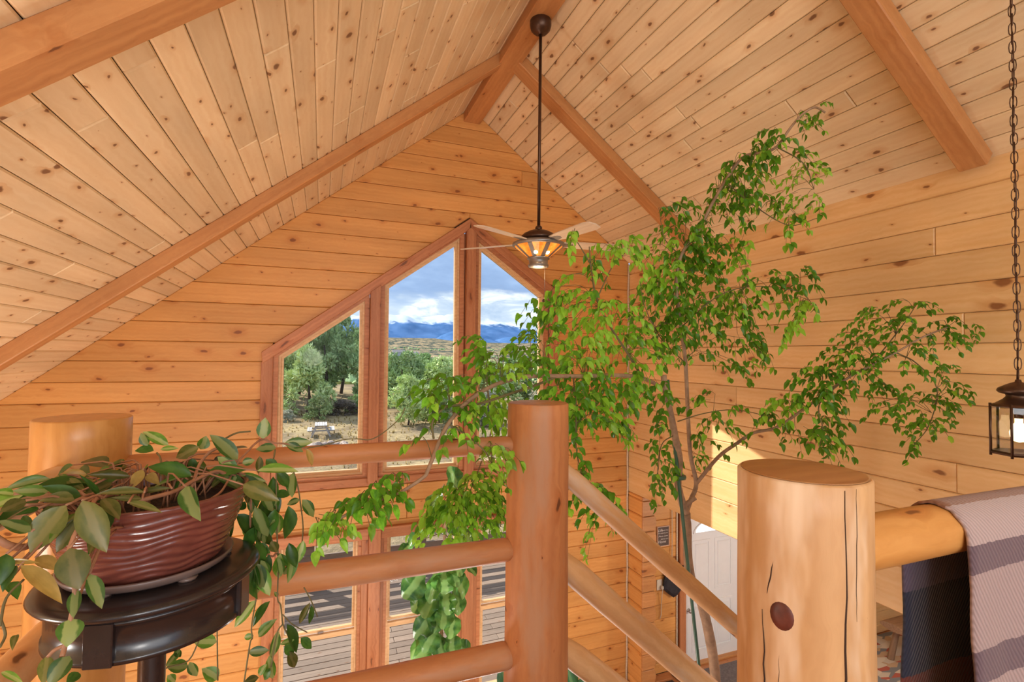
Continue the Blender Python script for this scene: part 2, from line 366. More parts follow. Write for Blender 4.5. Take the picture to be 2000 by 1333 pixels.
def ceiling(name, s, sign, length, pitch):
    n = sqrt(1 + s * s)
    Z = V((-sign * s, 0, -1)) / n                     # into the room
    X = V((0, 1, 0)); Y = Z.cross(X)                  # Y runs along the slope
    if (Y.x > 0) != (sign > 0): X = -X; Y = -Y
    O = V((AX, 0, AZ)) - Z * 0.022
    par = struct(ob(name, mesh(*(lambda v: (v, [(0, 1, 2, 3), (7, 6, 5, 4), (0, 4, 5, 1), (1, 5, 6, 2), (2, 6, 7, 3), (3, 7, 4, 0)]))(
        [V((AX, y, AZ)) + Y * a - Z * b for b in (0.024, 0.16) for (a, y) in ((0, -3.0), (0, GY + .3), (length, GY + .3), (length, -3.0))])), M_DARKGAP))
    rows = int(length / pitch); rnd = random.Random(3 if sign > 0 else 11)
    for r in range(rows):
        a, b = r * pitch, (r + 1) * pitch
        cuts = [-3.0]; y = -3.0 + rnd.uniform(0.6, 3.2)
        while y < GY - 0.5: cuts.append(y); y += rnd.uniform(2.4, 4.6)
        cuts.append(GY + 0.02)
        for c0, c1 in zip(cuts, cuts[1:]):
            g = 0.0018
            p = [(c0 + g, a + g), (c1 - g, a + g), (c1 - g, b - g), (c0 + g, b - g)]
            if X.y < 0: p = [(-q[0], q[1]) for q in p]
            board('plank', par, O, X, Y, Z, p, 0.022, 0.0075, M_CEIL)
    return par
ceil_l = ceiling('ceiling_left', SL, -1, 6.62, 0.1392)
ceil_r = ceiling('ceiling_right', SR, 1, 2.74, 0.1366)

# gable wall ----------------------------------------------------------
WL, WR, WB = (-0.559, 0.002), (2.70, 0.78), -1.40; PK = (1.568, 1.567)
sl = (PK[1] - WL[1]) / (PK[0] - WL[0]); sr = (PK[1] - WR[1]) / (WR[0] - PK[0])
def roofclip(p):
    p = clip(p, -SL, 1, AZ - SL * AX); return clip(p, SR, 1, AZ + SR * AX) if p else p
def rect(x0, x1, z0, z1): return [(x0, z0), (x1, z0), (x1, z1), (x0, z1)]
def above_l(p, d=0.0): return clip(p, sl, -1, -(WL[1] - sl * WL[0]) + d)
def above_r(p, d=0.0): return clip(p, -sr, -1, -(PK[1] + sr * PK[0]) + d)
gX, gY_, gZ = V((1, 0, 0)), V((0, 0, 1)), V((0, -1, 0))
bp = []
bp.append(roofclip(rect(-3.9, -0.44, -4.3, 3))); bp.append(roofclip(rect(2.62, 3.95, -4.3, 3)))
bp.append(above_l(roofclip(rect(-0.44, 1.568, -0.1, 3)), 0.05)); bp.append(above_r(roofclip(rect(1.568, 2.62, 0.5, 3)), 0.05))
bp.append(rect(-0.44, 2.62, -1.90, -1.33)); bp.append(rect(-0.44, 2.62, -4.3, -3.90))
vs, fs = [], []
for p in bp:
    m_ = len(p); b0 = len(vs)
    vs += [(x, GY + 0.03, z) for x, z in p] + [(x, GY + 0.18, z) for x, z in p]
    fs.append(tuple(b0 + i for i in range(m_))); fs.append(tuple(b0 + m_ + i for i in range(m_))[::-1])
    for i in range(m_): fs.append((b0 + i, b0 + m_ + i, b0 + m_ + (i + 1) % m_, b0 + (i + 1) % m_))
wall_g = struct(ob('wall_gable', mesh(vs, fs), M_DARKGAP))
lines = [2.95, 2.616, 2.417, 2.225, 2.032, 1.836, 1.638, 1.447, 1.25, 1.052, 0.863, 0.67, 0.475, 0.28, 0.095, -0.093, -0.285, -0.472, -0.668,
         -0.855, -1.042, -1.228, -1.413, -1.60, -1.79, -1.98, -2.168, -2.355, -2.535, -2.715, -2.905, -3.095, -3.283, -3.47, -3.66, -3.85, -4.04, FZ]
rg = random.Random(5)
def gplank(p):
    if p and len(p) >= 3: board('plank', wall_g, (0, GY + 0.03, 0), gX, gY_, gZ, p, 0.03, 0.007, M_GABLE)
for zt, zb in zip(lines, lines[1:]):
    g = 0.0015; z0, z1 = zb + g, zt - g; zm = (z0 + z1) / 2
    pieces = []
    if z0 > 1.60: pieces = [rect(-3.7, RX, z0, z1)]
    elif z0 > 1.44: pieces = [above_l(rect(-3.7, 1.567, z0, z1), -.02), above_r(rect(1.569, RX, z0, z1), -.02)]
    elif z0 > 0.86: pieces = [above_l(rect(-3.7, 1.567, z0, z1)), above_r(rect(1.569, RX, z0, z1))]
    elif z0 > 0.60: pieces = [above_l(rect(-3.7, 1.567, z0, z1)), rect(2.66, RX, z0, z1)]
    elif z0 > 0.08: pieces = [above_l(rect(-3.7, 1.567, z0, z1)), rect(2.69, RX, z0, z1)]
    elif zm > -1.40: pieces = [rect(-3.7, -0.46 if z0 > -.1 else -0.53, z0, z1), rect(2.69, RX, z0, z1)]
    elif zm > -1.80: pieces = [rect(-3.7, 0.9, z0, z1), rect(0.903, RX, z0, z1)]
    elif zm > -1.95: pieces = [rect(-3.7, -0.49, z0, z1), rect(-0.488, 2.68, -1.87, z1), rect(2.682, RX, z0, z1)]
    elif z0 > -3.9: pieces = [rect(-3.7, -0.49, z0, z1), rect(2.66, RX, z0, z1)]
    else: pieces = [rect(-3.7, -0.49, z0, z1), rect(-0.488, 2.658, z0, z1), rect(2.66, RX, z0, z1)]
    for p in pieces:
        p = roofclip(p) if p else p
        if not p: continue
        xs = [q[0] for q in p]; w = max(xs) - min(xs)
        cut = None
        if abs(zm - 2.128) < 0.05: cut = 2.21
        elif w > 2.4 and rg.random() < 0.45: cut = min(xs) + w * rg.uniform(0.25, 0.75)
        if cut is None: gplank(p)
        else: gplank(clip(p, 1, 0, cut - .001)); gplank(clip(p, -1, 0, -cut - .001))

# right-hand log wall over the entry ---------------------------------
wall_r = struct(ob('wall_right', boxes_mesh([(RX + .03, RX + .2, -3.0, GY, -1.735, 1.24), (RX + .03, RX + .17, 5.19, GY, FZ, -1.72)]), M_DARKGAP))
rX, rY, rZ = V((0, -1, 0)), V((0, 0, 1)), V((-1, 0, 0))
rl = [1.24, 1.067, 0.867, 0.68, 0.481, 0.294, 0.103, -0.085, -0.278, -0.462, -0.65, -0.836, -1.029, -1.22, -1.42, -1.74]
joints = {(0.867): [2.03], (0.294): [1.88, 4.6], (-0.278): [3.70], (-0.65): [1.93], (0.68): [4.4], (-0.836): [3.0], (0.103): [0.4], (-1.029): [4.2], (-1.22): [3.4]}
for zt, zb in zip(rl, rl[1:]):
    js = sorted(joints.get(zt, [0.3])); cuts = [-3.0] + js + [GY]
    for a, b in zip(cuts, cuts[1:]):
        board('plank', wall_r, (RX + .03, 0, 0), rX, rY, rZ, [(-b + .001, zb + .0015), (-a - .001, zb + .0015), (-a - .001, zt - .0015), (-b + .001, zt - .0015)], 0.03 if zt < 1.2 else 0.022, 0.007, M_RIGHT)
# stacked log ends of the short return wall
for zt, zb in zip(lines, lines[1:]):
    if zb > -1.745: continue
    zt = min(zt, -1.742)
    board('plank', wall_r, (RX + .03, 0, 0), rX, rY, rZ, rect(-GY, -5.19, zb + .002, zt - .002), 0.03, 0.012, M_GABLE)
    h = zt - zb; mz = (zt + zb) / 2
    pl = [(-.1, -h / 2 + .003), (.075, -h / 2 + .003), (.098, -h * .25), (.104, 0), (.098, h * .25), (.075, h / 2 - .003), (-.1, h / 2 - .003)]
    o_ = board('log_end', wall_r, (RX + .1, 5.20, mz), gX, gY_, gZ, pl, 0.025, 0.006, M_BEAM)

# windows, upper row ---------------------------------------------------
trim_n = [0]
def trim(poly, y0, y1, mat=None, horizontal=True, ch=0.004):
    trim_n[0] += 1; mat = mat or M_TRIM
    if horizontal: o = board('trim_%d' % trim_n[0], None, (0, y1, 0), gX, gY_, gZ, poly, y1 - y0, ch, mat)
    else: o = board('trim_%d' % trim_n[0], None, (0, y1, 0), gY_, V((-1, 0, 0)), gZ, [(q[1], -q[0]) for q in poly], y1 - y0, ch, mat)
    return struct(o)
def slope_trim(p, q, w, y0, y1, mat=None):
    """board from p to q in the wall plane, w deep below the line, mitred upright"""
    trim_n[0] += 1; P = V((p[0], 0, p[1])); Q = V((q[0], 0, q[1])); X = (Q - P).normalized(); Y = gZ.cross(X)
    if Y.z < 0: Y = -Y; X = -X
    L = (Q - P).length; O = V((p[0], y1, p[1])) if (Q - P).dot(X) > 0 else V((q[0], y1, q[1]))
    k = w * X.z                                        # vertical mitre shift
    pl = [(0, 0), (-k, -w), (L - k, -w), (L, 0)]
    return struct(board('trim_%d' % trim_n[0], None, O, X, Y, gZ, pl, y1 - y0, 0.004, mat or M_TRIM))
wn = [0]
def window(poly, split=None):
    wn[0] += 1
    cx = sum(p[0] for p in poly) / len(poly)
    e = struct(empty('window_%d' % wn[0], (cx, GY, min(p[1] for p in poly))))
    M = MX((0, GY + 0.10, 0), gX, gY_, gZ)
    f0, f1, f2 = inset(poly, -0.095), inset(poly, -0.048), inset(poly, -0.026)
    ob('frame', ring_mesh(f0, f1, -0.02, 0.105), M_TRIM, e, M)
    ob('jamb', ring_mesh(f1, f2, -0.02, 0.075), M_SASH, e, M)
    if split is None:
        ob('sash', ring_mesh(f2, poly, 0.0, 0.05), M_SASH, e, M)
        ob('pane', prism_mesh(poly, 0.006), M_GLASS, e, MX((0, GY + 0.085, 0), gX, gY_, gZ))
    else:
        x0, x1 = poly[0][0], poly[1][0]; zb, zt = poly[0][1], poly[2][1]
        up = rect(x0, x1, split + 0.035, zt); lo = rect(x0, x1, zb, split - 0.045)
        su = ob('sash', ring_mesh(inset(up, -0.026), up, -0.01, 0.025), M_SASH, e, M)
        sl_ = ob('sash', ring_mesh(inset(lo, [-0.05, -0.026, -0.045, -0.026]), lo, 0.026, 0.066), M_SASH, e, M)
        ob('pane', prism_mesh(up, 0.006), M_GLASS, su, MX((0, GY + 0.095, 0), gX, gY_, gZ))
        ob('pane', prism_mesh(lo, 0.006), M_GLASS, sl_, MX((0, GY + 0.055, 0), gX, gY_, gZ))
        lk = ob('sash_lock', box_mesh(0.055, 0.018, 0.016, 0.004), M_STEEL, sl_, T((x0 + x1) / 2 + .02, GY + 0.062, split + 0.012))
    return e
M_STEEL = plain('brushed metal', (0.45, 0.46, 0.48), 0.35, 0.9)
window([(-.355, -1.235), (.378, -1.235), (.372, .470), (-.36, -.060)])
window([(.682, -1.235), (1.425, -1.235), (1.405, 1.246), (.674, .718)])
window([(1.727, -1.235), (2.49, -1.235), (2.47, .715), (1.727, 1.225)])
slope_trim(WL, PK, 0.10, GY - .035, GY + .03); slope_trim(PK, WR, 0.10, GY - .035, GY + .03)
trim([(-.56, -1.40), (-.452, -1.40), (-.452, -.02), (-.56, -.10)], GY - .03, GY + .03, horizontal=False)
trim([(2.585, -1.40), (2.70, -1.40), (2.70, .69), (2.585, .75)], GY - .03, GY + .03, horizontal=False)
trim(rect(-.452, 2.585, -1.40, -1.318), GY - .032, GY + .03)
trim([(.472, -1.37), (.578, -1.37), (.578, .735), (.472, .655)], GY - .06, GY + .04, horizontal=False)
trim([(1.522, -1.37), (1.632, -1.37), (1.632, 1.40), (1.568, 1.455), (1.522, 1.42)], GY - .06, GY + .04, horizontal=False)
trim(rect(.42, .63, -1.33, .60), GY + .035, GY + .12, horizontal=False); trim([(1.47, -1.33), (1.68, -1.33), (1.68, 1.36), (1.568, 1.44), (1.47, 1.36)], GY + .035, GY + .12, horizontal=False)
# lower row, double hung
window([(-.30, -3.80), (.352, -3.80), (.352, -1.985), (-.30, -1.985)], -2.90)
window([(.742, -3.80), (1.452, -3.80), (1.452, -1.985), (.742, -1.985)], -2.90)
window([(1.792, -3.80), (2.45, -3.80), (2.45, -1.985), (1.792, -1.985)], -2.90)
trim(rect(-.50, .50, -1.965, -1.868), GY - .03, GY + .03); trim(rect(.628, 1.52, -1.965, -1.868), GY - .03, GY + .03); trim(rect(1.655, 2.67, -1.965, -1.868), GY - .03, GY + .03)
trim(rect(-.53, 2.70, -1.866, -1.842), GY - .055, GY + .03)
trim(rect(-.50, -.395, -3.92, -1.967), GY - .03, GY + .03, horizontal=False); trim(rect(2.56, 2.67, -3.92, -1.967), GY - .03, GY + .03, horizontal=False)
trim(rect(.502, .626, -3.92, -1.868), GY - .05, GY + .04, horizontal=False); trim(rect(1.522, 1.653, -3.92, -1.868), GY - .05, GY + .04, horizontal=False)
trim(rect(.626, .66, -3.92, -1.967), GY - .015, GY + .04, horizontal=False); trim(rect(1.653, 1.70, -3.92, -1.967), GY - .015, GY + .04, horizontal=False)
trim(rect(.43, .504, -3.92, -1.967), GY - .018, GY + .04, horizontal=False)
trim(rect(-.52, 2.69, -3.97, -3.885), GY - .05, GY + .03)
# pale rope chinking in the corners
M_ROPE = plain('rope chinking', (0.62, 0.50, 0.36), 0.9, var=0.2, scale=60, bump=0.6)
trim_n[0] += 1; struct(tubeobj('trim_%d' % trim_n[0], [(RX - .015 + .004 * sin(i * 2.1), GY - .014, 1.2 - i * .179) for i in range(31)], 0.012, M_ROPE))
trim_n[0] += 1; struct(tubeobj('trim_%d' % trim_n[0], [(4.50, GY - .012, -1.74 - i * .2) for i in range(13)], 0.011, M_ROPE))

# floors, other walls ---------------------------------------------------
M_FLOOR = wood('floor boards', (0.50, 0.22, 0.09), (0.36, 0.14, 0.05), knots=0.06, rough=0.3)
M_SLATE = plain('grey entry tile', (0.16, 0.145, 0.15), 0.6, var=0.25, scale=5)
floor = struct(ob('floor', boxes_mesh([(-4.0, 9.6, -3.0, GY, FZ - .2, FZ - .02)]), M_DARKGAP))
rf = random.Random(9)
for i in range(34):
    y0 = GY - (i + 1) * .127; cuts = [-4.0, rf.uniform(-2, 0), rf.uniform(2.0, 3.6), 6.2, 9.6]
    for a, b in zip(cuts, cuts[1:]):
        board('plank', floor, (0, 0, FZ - .02), gX, V((0, 1, 0)), V((0, 0, 1)), [(a + .001, y0 + .001), (b - .001, y0 + .001), (b - .001, y0 + .126), (a + .001, y0 + .126)], .02, .002, M_FLOOR)
struct(ob('floor_rear', boxes_mesh([(-4.0, 9.6, -3.0, GY - 34 * .127, FZ - .02, FZ)]), M_FLOOR))
loft = struct(ob('floor_loft', boxes_mesh([(-4.0, .97, -3.0, 1.98, LZ - .28, LZ), (.97, RX, -3.0, .56, LZ - .28, LZ)]), M_FLOOR))
struct(ob('wall_left', boxes_mesh([(-4.1, -3.9, -3.0, GY, FZ, -1.2)]), M_GABLE))
# entry beyond the log wall
wall_e = struct(ob('wall_entry', boxes_mesh([(RX + .2, 4.57, GY + .03, GY + .15, FZ, -1.7), (4.57, 5.66, GY + .10, GY + .15, FZ, -1.7), (5.66, 6.2, GY + .03, GY + .15, FZ, -1.7), (6.2, 9.6, 5.18, 5.3, FZ, -1.7)]), M_DARKGAP))
for zt, zb in zip(lines, lines[1:]):
    if zb > -1.745: continue
    zt = min(zt, -1.742)
    for (a, b, yy) in ((RX + .17, 4.52, GY), (5.70, 6.2, GY), (6.2, 9.6, 5.15)):
        board('plank', wall_e, (0, yy + .03, 0), gX, gY_, gZ, rect(a, b, zb + .0015, zt - .0015), .03, .007, M_GABLE if a < 5 else M_RIGHT)
struct(ob('wall_entry_side', boxes_mesh([(9.5, 9.7, -3.0, 5.3, FZ, -1.7)]), M_RIGHT))
struct(ob('ceiling_entry', boxes_mesh([(RX + .2, 9.7, -3.0, GY + .15, -1.735, -1.6)]), M_CEIL))

# ------------------------------------------------------------------ beams
def rafter(sign, s, y0, y1, a0, a1, label):
    n = sqrt(1 + s * s); X = V((sign, 0, -s)) / n; Zr = V((-sign * s, 0, -1)) / n
    Y = Zr.cross(X); h = 0.098
    O = V((AX, 0, AZ)) + Zr * 0.0
    o = ob('rafter', box_mesh(a1 - a0, y1 - y0, h, 0.006), M_BEAM, None, MX(O + X * (a0 + a1) / 2 + V((0, (y0 + y1) / 2, 0)) + Zr * (h * .5 + .0005), X, Y, Zr))
    return tag(o, label, 'beam', 'rafters under the ceiling')
rafter(-1, SL, 4.262, 4.39, .10, 6.4, 'long sloping rafter under the left ceiling, close to the gable wall')
rafter(1, SR, 4.18, 4.352, .10, 2.66, 'sloping rafter under the right ceiling behind the fan pole')
rafter(-1, SL, 1.807, 1.957, .10, 6.4, 'rafter crossing the top left corner of the left ceiling')
rafter(1, SR, 1.712, 1.855, .10, 2.70, 'rafter ending on the pale log wall, nearest on the right ceiling')
tag(box('ridge_beam', 1.475, 1.672, -3.0, GY, 2.69, 2.84, M_BEAM, None, .006, 'y'), 'ridge beam along the peak of the ceiling, carrying the fan', 'beam')

# ------------------------------------------------------------------ railings of peeled logs
rail1 = empty('loft_railing', (0.08, 1.84, LZ))
tag(rail1, 'reddish log railing across the loft edge between the two thick posts', 'railing')
log('post', (.82, 1.84, LZ), (.82, 1.84, -.195), .128, .122, M_LOG, rail1, segs=48, seed=1, bump=.004)
log('post', (-.657, 1.84, LZ), (-.657, 1.84, -.203), .119, .116, M_LOGGOLD, rail1, segs=48, seed=2, bump=.004)
for z, r, r2, k in ((-.354, .037, .034, 3), (-.762, .050, .045, 4), (-1.17, .052, .050, 5)):
    log('rail', (-.58, 1.84, z), (.735, 1.84, z), r, r2, M_LOG, rail1, segs=28, seed=k, taper1=.05, taper0=.05)
for z, r, r2, k in ((-.36, .044, .042, 13), (-.765, .045, .045, 14), (-1.17, .050, .050, 15)):
    log('rail', (-.665, 1.76, z), (-.70, -.9, z), r, r2, M_LOGPALE, rail1, segs=24, seed=k, taper0=.05)
st = empty('stair_railing', (2.2, 1.84, -2.0))
tag(st, 'pale sloping log stair rails running down from the middle post', 'railing')
for (x0, z0, sl_, r, k) in ((.90, -.445, -.867, .041, 6), (.90, -.815, -.90, .053, 7), (.90, -1.155, -.87, .052, 8)):
    log('rail', (x0, 1.84, z0), (3.45, 1.84, z0 + sl_ * (3.45 - x0)), r, r * 1.05, M_LOGPALE, st, segs=28, seed=k, taper0=.14)
log('post', (3.5, 1.84, FZ), (3.5, 1.84, -2.35), .11, .11, M_LOGPALE, st, segs=32, seed=21)
nr = empty('landing_railing', (1.6, .66, LZ))
tag(nr, 'pale knotty log railing with thick post in the right foreground', 'railing')
np_ = log('post', (.82, .66, LZ), (.82, .66, -.209), .113, .107, M_NEWEL, nr, segs=64, seed=31, bump=.006)
for z, k in ((-.354, 32), (-.78, 33), (-1.18, 34)):
    log('rail', (.90, .66, z), (3.68, .66, z), .050, .05, M_LOGGOLD, nr, segs=32, seed=k)
# the dark sound knot and long check on the foreground post
M_KNOT = plain('sound knot', (0.10, 0.022, 0.012), 0.45, var=0.45, scale=30)
def knot_on(post, ang, z, rx, rz, R):
    d = V((cos(ang), sin(ang), 0)); c = V((.82, .66, z)) + d * (R - .006)
    vs, fs = [], []; n = 20; rings = ((1.0, 0.002), (.8, .0065), (.4, .0075))
    s = V((-sin(ang), cos(ang), 0)); u = V((0, 0, 1))
    for f, h in rings:
        for k in range(n):
            a = 2 * pi * k / n; vs.append(s * (cos(a) * rx * f) + u * (sin(a) * rz * f) + d * h)
    vs.append(d * .0078)
    for i in range(2):
        for k in range(n): fs.append((i * n + k, i * n + (k + 1) % n, (i + 1) * n + (k + 1) % n, (i + 1) * n + k))
    for k in range(n): fs.append((2 * n + k, 2 * n + (k + 1) % n, 3 * n))
    o = ob('knot', mesh(vs, fs, True), M_KNOT, post, T(*c)); o['label'] = 'dark red-brown knot'
knot_on(np_, radians(203), -.428, .021, .028, .1085)
M_CRACK = plain('open drying crack', (0.035, 0.014, 0.006), .9)
def crack(ang0, ang1, z0, z1, r=.0016, seed=0):
    pts = []
    for i in range(15):
        t = i / 14; z = z0 + (z1 - z0) * t; a = radians(ang0 + (ang1 - ang0) * t + 3.2 * mnoise.noise(V((z * 9, seed * 3.7, 0))) + 1.1 * mnoise.noise(V((z * 45, seed, 1))))
        R = .1125 - .0055 * (z + 1.45) / 1.24; pts.append((.82 + R * cos(a), .66 + R * sin(a), z))
    tubeobj('crack', pts, [r * sin(pi * (.08 + .84 * i / 14)) for i in range(15)], M_CRACK, np_, 5)
crack(253, 250, -.212, -.80, .0024, 1); crack(196, 190, -.335, -.40, .0012, 2); crack(201, 200, -.475, -.60, .0013, 3); crack(212, 209, -.49, -.66, .0017, 4); crack(262, 264, -.21, -.42, .001, 5); crack(186, 187, -.43, -.75, .0014, 6)
M_ENDG = wood('sawn end grain', (0.50, 0.245, 0.09), (0.36, 0.15, 0.05), knots=.10, kscale=(5, 5), vary=.02, blotch=(0.22, 0.10, 0.04))
ob('sawn_top', lathe_mesh([(0, .0012), (.098, .0012), (.1015, 0)], 48), M_ENDG, np_, T(.82, .66, -.2045))

# ------------------------------------------------------------------ ceiling fan
M_BRONZE = plain('oiled bronze', (0.10, 0.055, 0.035), 0.38, 0.75, var=0.25, scale=9)
M_PEWTER = plain('brushed pewter', (0.30, 0.28, 0.26), 0.4, 0.7, var=0.15, scale=14)
M_BLADE = wood('whitewashed blade', (0.80, 0.66, 0.50), (0.66, 0.50, 0.36), knots=0.0001, vary=0.03, rough=0.3)
def emit(name, col, strength, base=None):
    m, t, b = new_mat(name); b.inputs['Base Color'].default_value = (*(base or col), 1); b.inputs['Emission Color'].default_value = (*col, 1); b.inputs['Emission Strength'].default_value = strength; b.inputs['Roughness'].default_value = .4
    return m
def mica_mat():
    m, t, b = new_mat('amber mica glass'); L = t.links.new
    tc = N(t, 'ShaderNodeTexCoord'); n = N(t, 'ShaderNodeTexNoise', ins={'Scale': 18.0, 'Detail': 5, 'Roughness': .65}); L(tc.outputs['Object'], n.inputs['Vector'])
    r = ramp(t, [(.35, (0.62, 0.13, 0.01)), (.6, (0.95, 0.28, 0.03)), (.75, (1.0, 0.45, 0.10))]); L(n.outputs['Fac'], r.inputs[0])
    L(r.outputs[0], b.inputs['Base Color']); L(r.outputs[0], b.inputs['Emission Color']); b.inputs['Emission Strength'].default_value = .62; b.inputs['Roughness'].default_value = .3
    return m
M_MICA = mica_mat(); M_BULB = emit('lit bulb', (1.0, 0.78, 0.45), 9.0); M_BULBSOFT = emit('lit frosted bulb', (1.0, 0.76, 0.42), 2.4)
fan = empty('ceiling_fan', (1.59, 3.59, 2.69)); tag(fan, 'ceiling fan with amber glass lamp hanging on a long bronze rod', 'ceiling fan')
FM = T(1.59, 3.59, 0)
ob('canopy', lathe_mesh([(.0, 2.70), (.078, 2.70), (.086, 2.685), (.086, 2.65), (.078, 2.62), (.055, 2.595), (.025, 2.588), (.02, 2.575)], 32), M_BRONZE, fan, FM)
ob('downrod', lathe_mesh([(.0125, 1.0), (.0125, 2.59)], 16), M_BRONZE, fan, FM)
ob('coupling', lathe_mesh([(.016, 1.03), (.026, 1.02), (.03, .99)], 20), M_BRONZE, fan, FM)
ob('motor_housing', lathe_mesh([(.03, .995), (.075, .985), (.12, .962), (.145, .935), (.148, .918), (.13, .912), (.125, .898), (.155, .893), (.155, .883), (.0, .882)], 40), M_BRONZE, fan, FM)
lamp = ob('lamp_ring', lathe_mesh([(.10, .895), (.19, .893), (.206, .885), (.208, .868), (.196, .858), (.188, .862), (.186, .88), (.10, .884)], 40), M_PEWTER, fan, FM)
for k in range(8):
    a0, a1 = 2 * pi * k / 8 + .09, 2 * pi * (k + 1) / 8 - .09; vs = []
    for (r, z) in ((.188, .862), (.080, .772)):
        for a in (a0, (a0 + a1) / 2, a1): vs.append((r * cos(a), r * sin(a), z))
    ob('pane', mesh(vs, [(0, 1, 4, 3), (1, 2, 5, 4)]), M_MICA, lamp, FM)
    a = 2 * pi * k / 8; c, s_ = cos(a), sin(a); w = .0175; vs = []
    for (r, z) in ((.190, .864), (.080, .770)):
        for e in (-1, 1): vs.append((r * c - e * w * s_, r * s_ + e * w * c, z))
    for (r, z) in ((.186, .858), (.076, .768)):
        for e in (-1, 1): vs.append((r * c - e * w * s_, r * s_ + e * w * c, z))
    ob('rib', mesh(vs, [(0, 1, 3, 2), (4, 6, 7, 5), (0, 2, 6, 4), (1, 5, 7, 3)]), M_PEWTER, lamp, FM)
ob('lamp_cap', lathe_mesh([(.0, .775), (.086, .775), (.09, .765), (.076, .757), (.074, .722), (.082, .716), (.078, .700), (.05, .695), (.0, .694)], 32), M_PEWTER, fan, FM)
for a in (4.1, 5.0):
    ob('bulb', lathe_mesh([(0, -.02), (.014, -.014), (.019, 0), (.014, .014), (0, .02)], 16), M_BULB, lamp, T(1.59 + .105 * cos(a), 3.59 + .105 * sin(a), .805))
for k in range(5):
    a = radians(208 + 72 * k); X = V((cos(a), sin(a), 0)); Yb = V((-sin(a), cos(a), 0)); ti = radians(-11)
    Y2 = Yb * cos(ti) + V((0, 0, 1)) * sin(ti); Z2 = X.cross(Y2)
    pl = [(.20, -.045), (.30, -.058), (.62, -.068), (.675, -.05), (.69, 0), (.675, .055), (.62, .068), (.30, .058), (.20, .045)]
    bl = ob('blade', prism_mesh([(p[0] - .4, p[1]) for p in pl], .008, .002), M_BLADE, fan, MX(V((1.59, 3.59, .888)) + X * .4, X, Y2, Z2))
    ob('blade_iron', prism_mesh([(-.29, -.018), (-.17, -.03), (-.12, -.02), (-.11, 0), (-.12, .02), (-.17, .03), (-.29, .018)], .012, .003), M_PEWTER, bl, MX(V((1.59, 3.59, .884)) + X * .4, X, Y2, Z2))
tubeobj('pull_chain', [(1.62, 3.53, .70), (1.62, 3.53, .45)], .002, M_PEWTER, fan, 5)
ob('pull_knob', lathe_mesh([(0, -.03), (.016, -.022), (.02, 0), (.012, .018), (0, .022)], 14), M_BRONZE, fan, T(1.62, 3.53, .43))
pl_ = bpy.data.lights.new('fan_lamp_light', 'POINT'); pl_.energy = 3; pl_.color = (1.0, .72, .42); pl_.shadow_soft_size = .06
po = bpy.data.objects.new('fan_lamp_light', pl_); COL.objects.link(po); po.location = (1.59, 3.59, .64)

# ------------------------------------------------------------------ hanging lantern on its chain
LX, LY = 2.985, 1.30
lan = empty('lantern', (LX, LY, -.43)); tag(lan, 'bronze glass lantern hanging on a long chain at the right edge', 'lantern')
LM = T(LX, LY, 0)
ob('cap', lathe_mesh([(.0, -.085), (.010, -.088), (.012, -.098), (.028, -.104), (.05, -.116), (.070, -.128), (.074, -.140), (.066, -.150), (.045, -.156), (.042, -.165), (.052, -.178), (.078, -.198), (.10, -.207), (.10, -.213), (.0, -.213)], 36), M_BRONZE, lan, LM)
ob('base', lathe_mesh([(.0, -.415), (.098, -.415), (.102, -.424), (.098, -.432), (.0, -.436)], 6, False), M_BRONZE, lan, LM @ Matrix.Rotation(radians(10), 4, 'Z'))
for k in range(6):
    a, a2 = radians(10 + 60 * k), radians(70 + 60 * k); R = .098
    p, q = V((R * cos(a), R * sin(a), 0)), V((R * cos(a2), R * sin(a2), 0)); X = (q - p).normalized()
    tubeobj('bar', [(LX + p.x, LY + p.y, -.440), (LX + p.x, LY + p.y, -.198)], .0055, M_BRONZE, lan, 8)
    ob('pane', mesh([p * .985 + V((0, 0, -.42)), q * .985 + V((0, 0, -.42)), q * .985 + V((0, 0, -.21)), p * .985 + V((0, 0, -.21))], [(0, 1, 2, 3)]), M_CLEAR, lan, LM)
ob('bulb', lathe_mesh([(0, -.375), (.018, -.370), (.030, -.352), (.033, -.330), (.024, -.300), (.014, -.285), (.014, -.262), (0, -.262)], 20), M_BULBSOFT, lan, LM)
ob('socket', lathe_mesh([(.016, -.265), (.018, -.213)], 16), M_BRONZE, lan, LM)
lk = []; vs, fs = [], []
for i in range(13):
    a = 2 * pi * (i % 12) / 12; lk.append((.012 * cos(a), 0, .022 * sin(a) + (.008 if sin(a) > .1 else (-.008 if sin(a) < -.1 else 0))))
vs, fs = tube_geo(lk, .0021, 6, False); lm = mesh(vs, fs, True)
n_l = 44
for i in range(n_l):
    z = -.058 + i * .0435
    ob('chain_link', lm, M_BRONZE, lan, T(LX, LY, z) @ Matrix.Rotation(radians(35 + 90 * (i % 2)), 4, 'Z'))
tubeobj('cord', [(LX + .004 * sin(i), LY + .004 * cos(i), -.09 + i * .0956) for i in range(21)], .003, M_BRONZE, lan, 6)
ob('ceiling_rose', lathe_mesh([(.0, 1.83), (.055, 1.82), (.06, 1.80), (.03, 1.78), (.012, 1.775)], 24), M_BRONZE, lan, LM)
pl_ = bpy.data.lights.new('lantern_light', 'POINT'); pl_.energy = 5; pl_.color = (1.0, .80, .55); pl_.shadow_soft_size = .03
po = bpy.data.objects.new('lantern_light', pl_); COL.objects.link(po); po.location = (LX, LY, -.33)

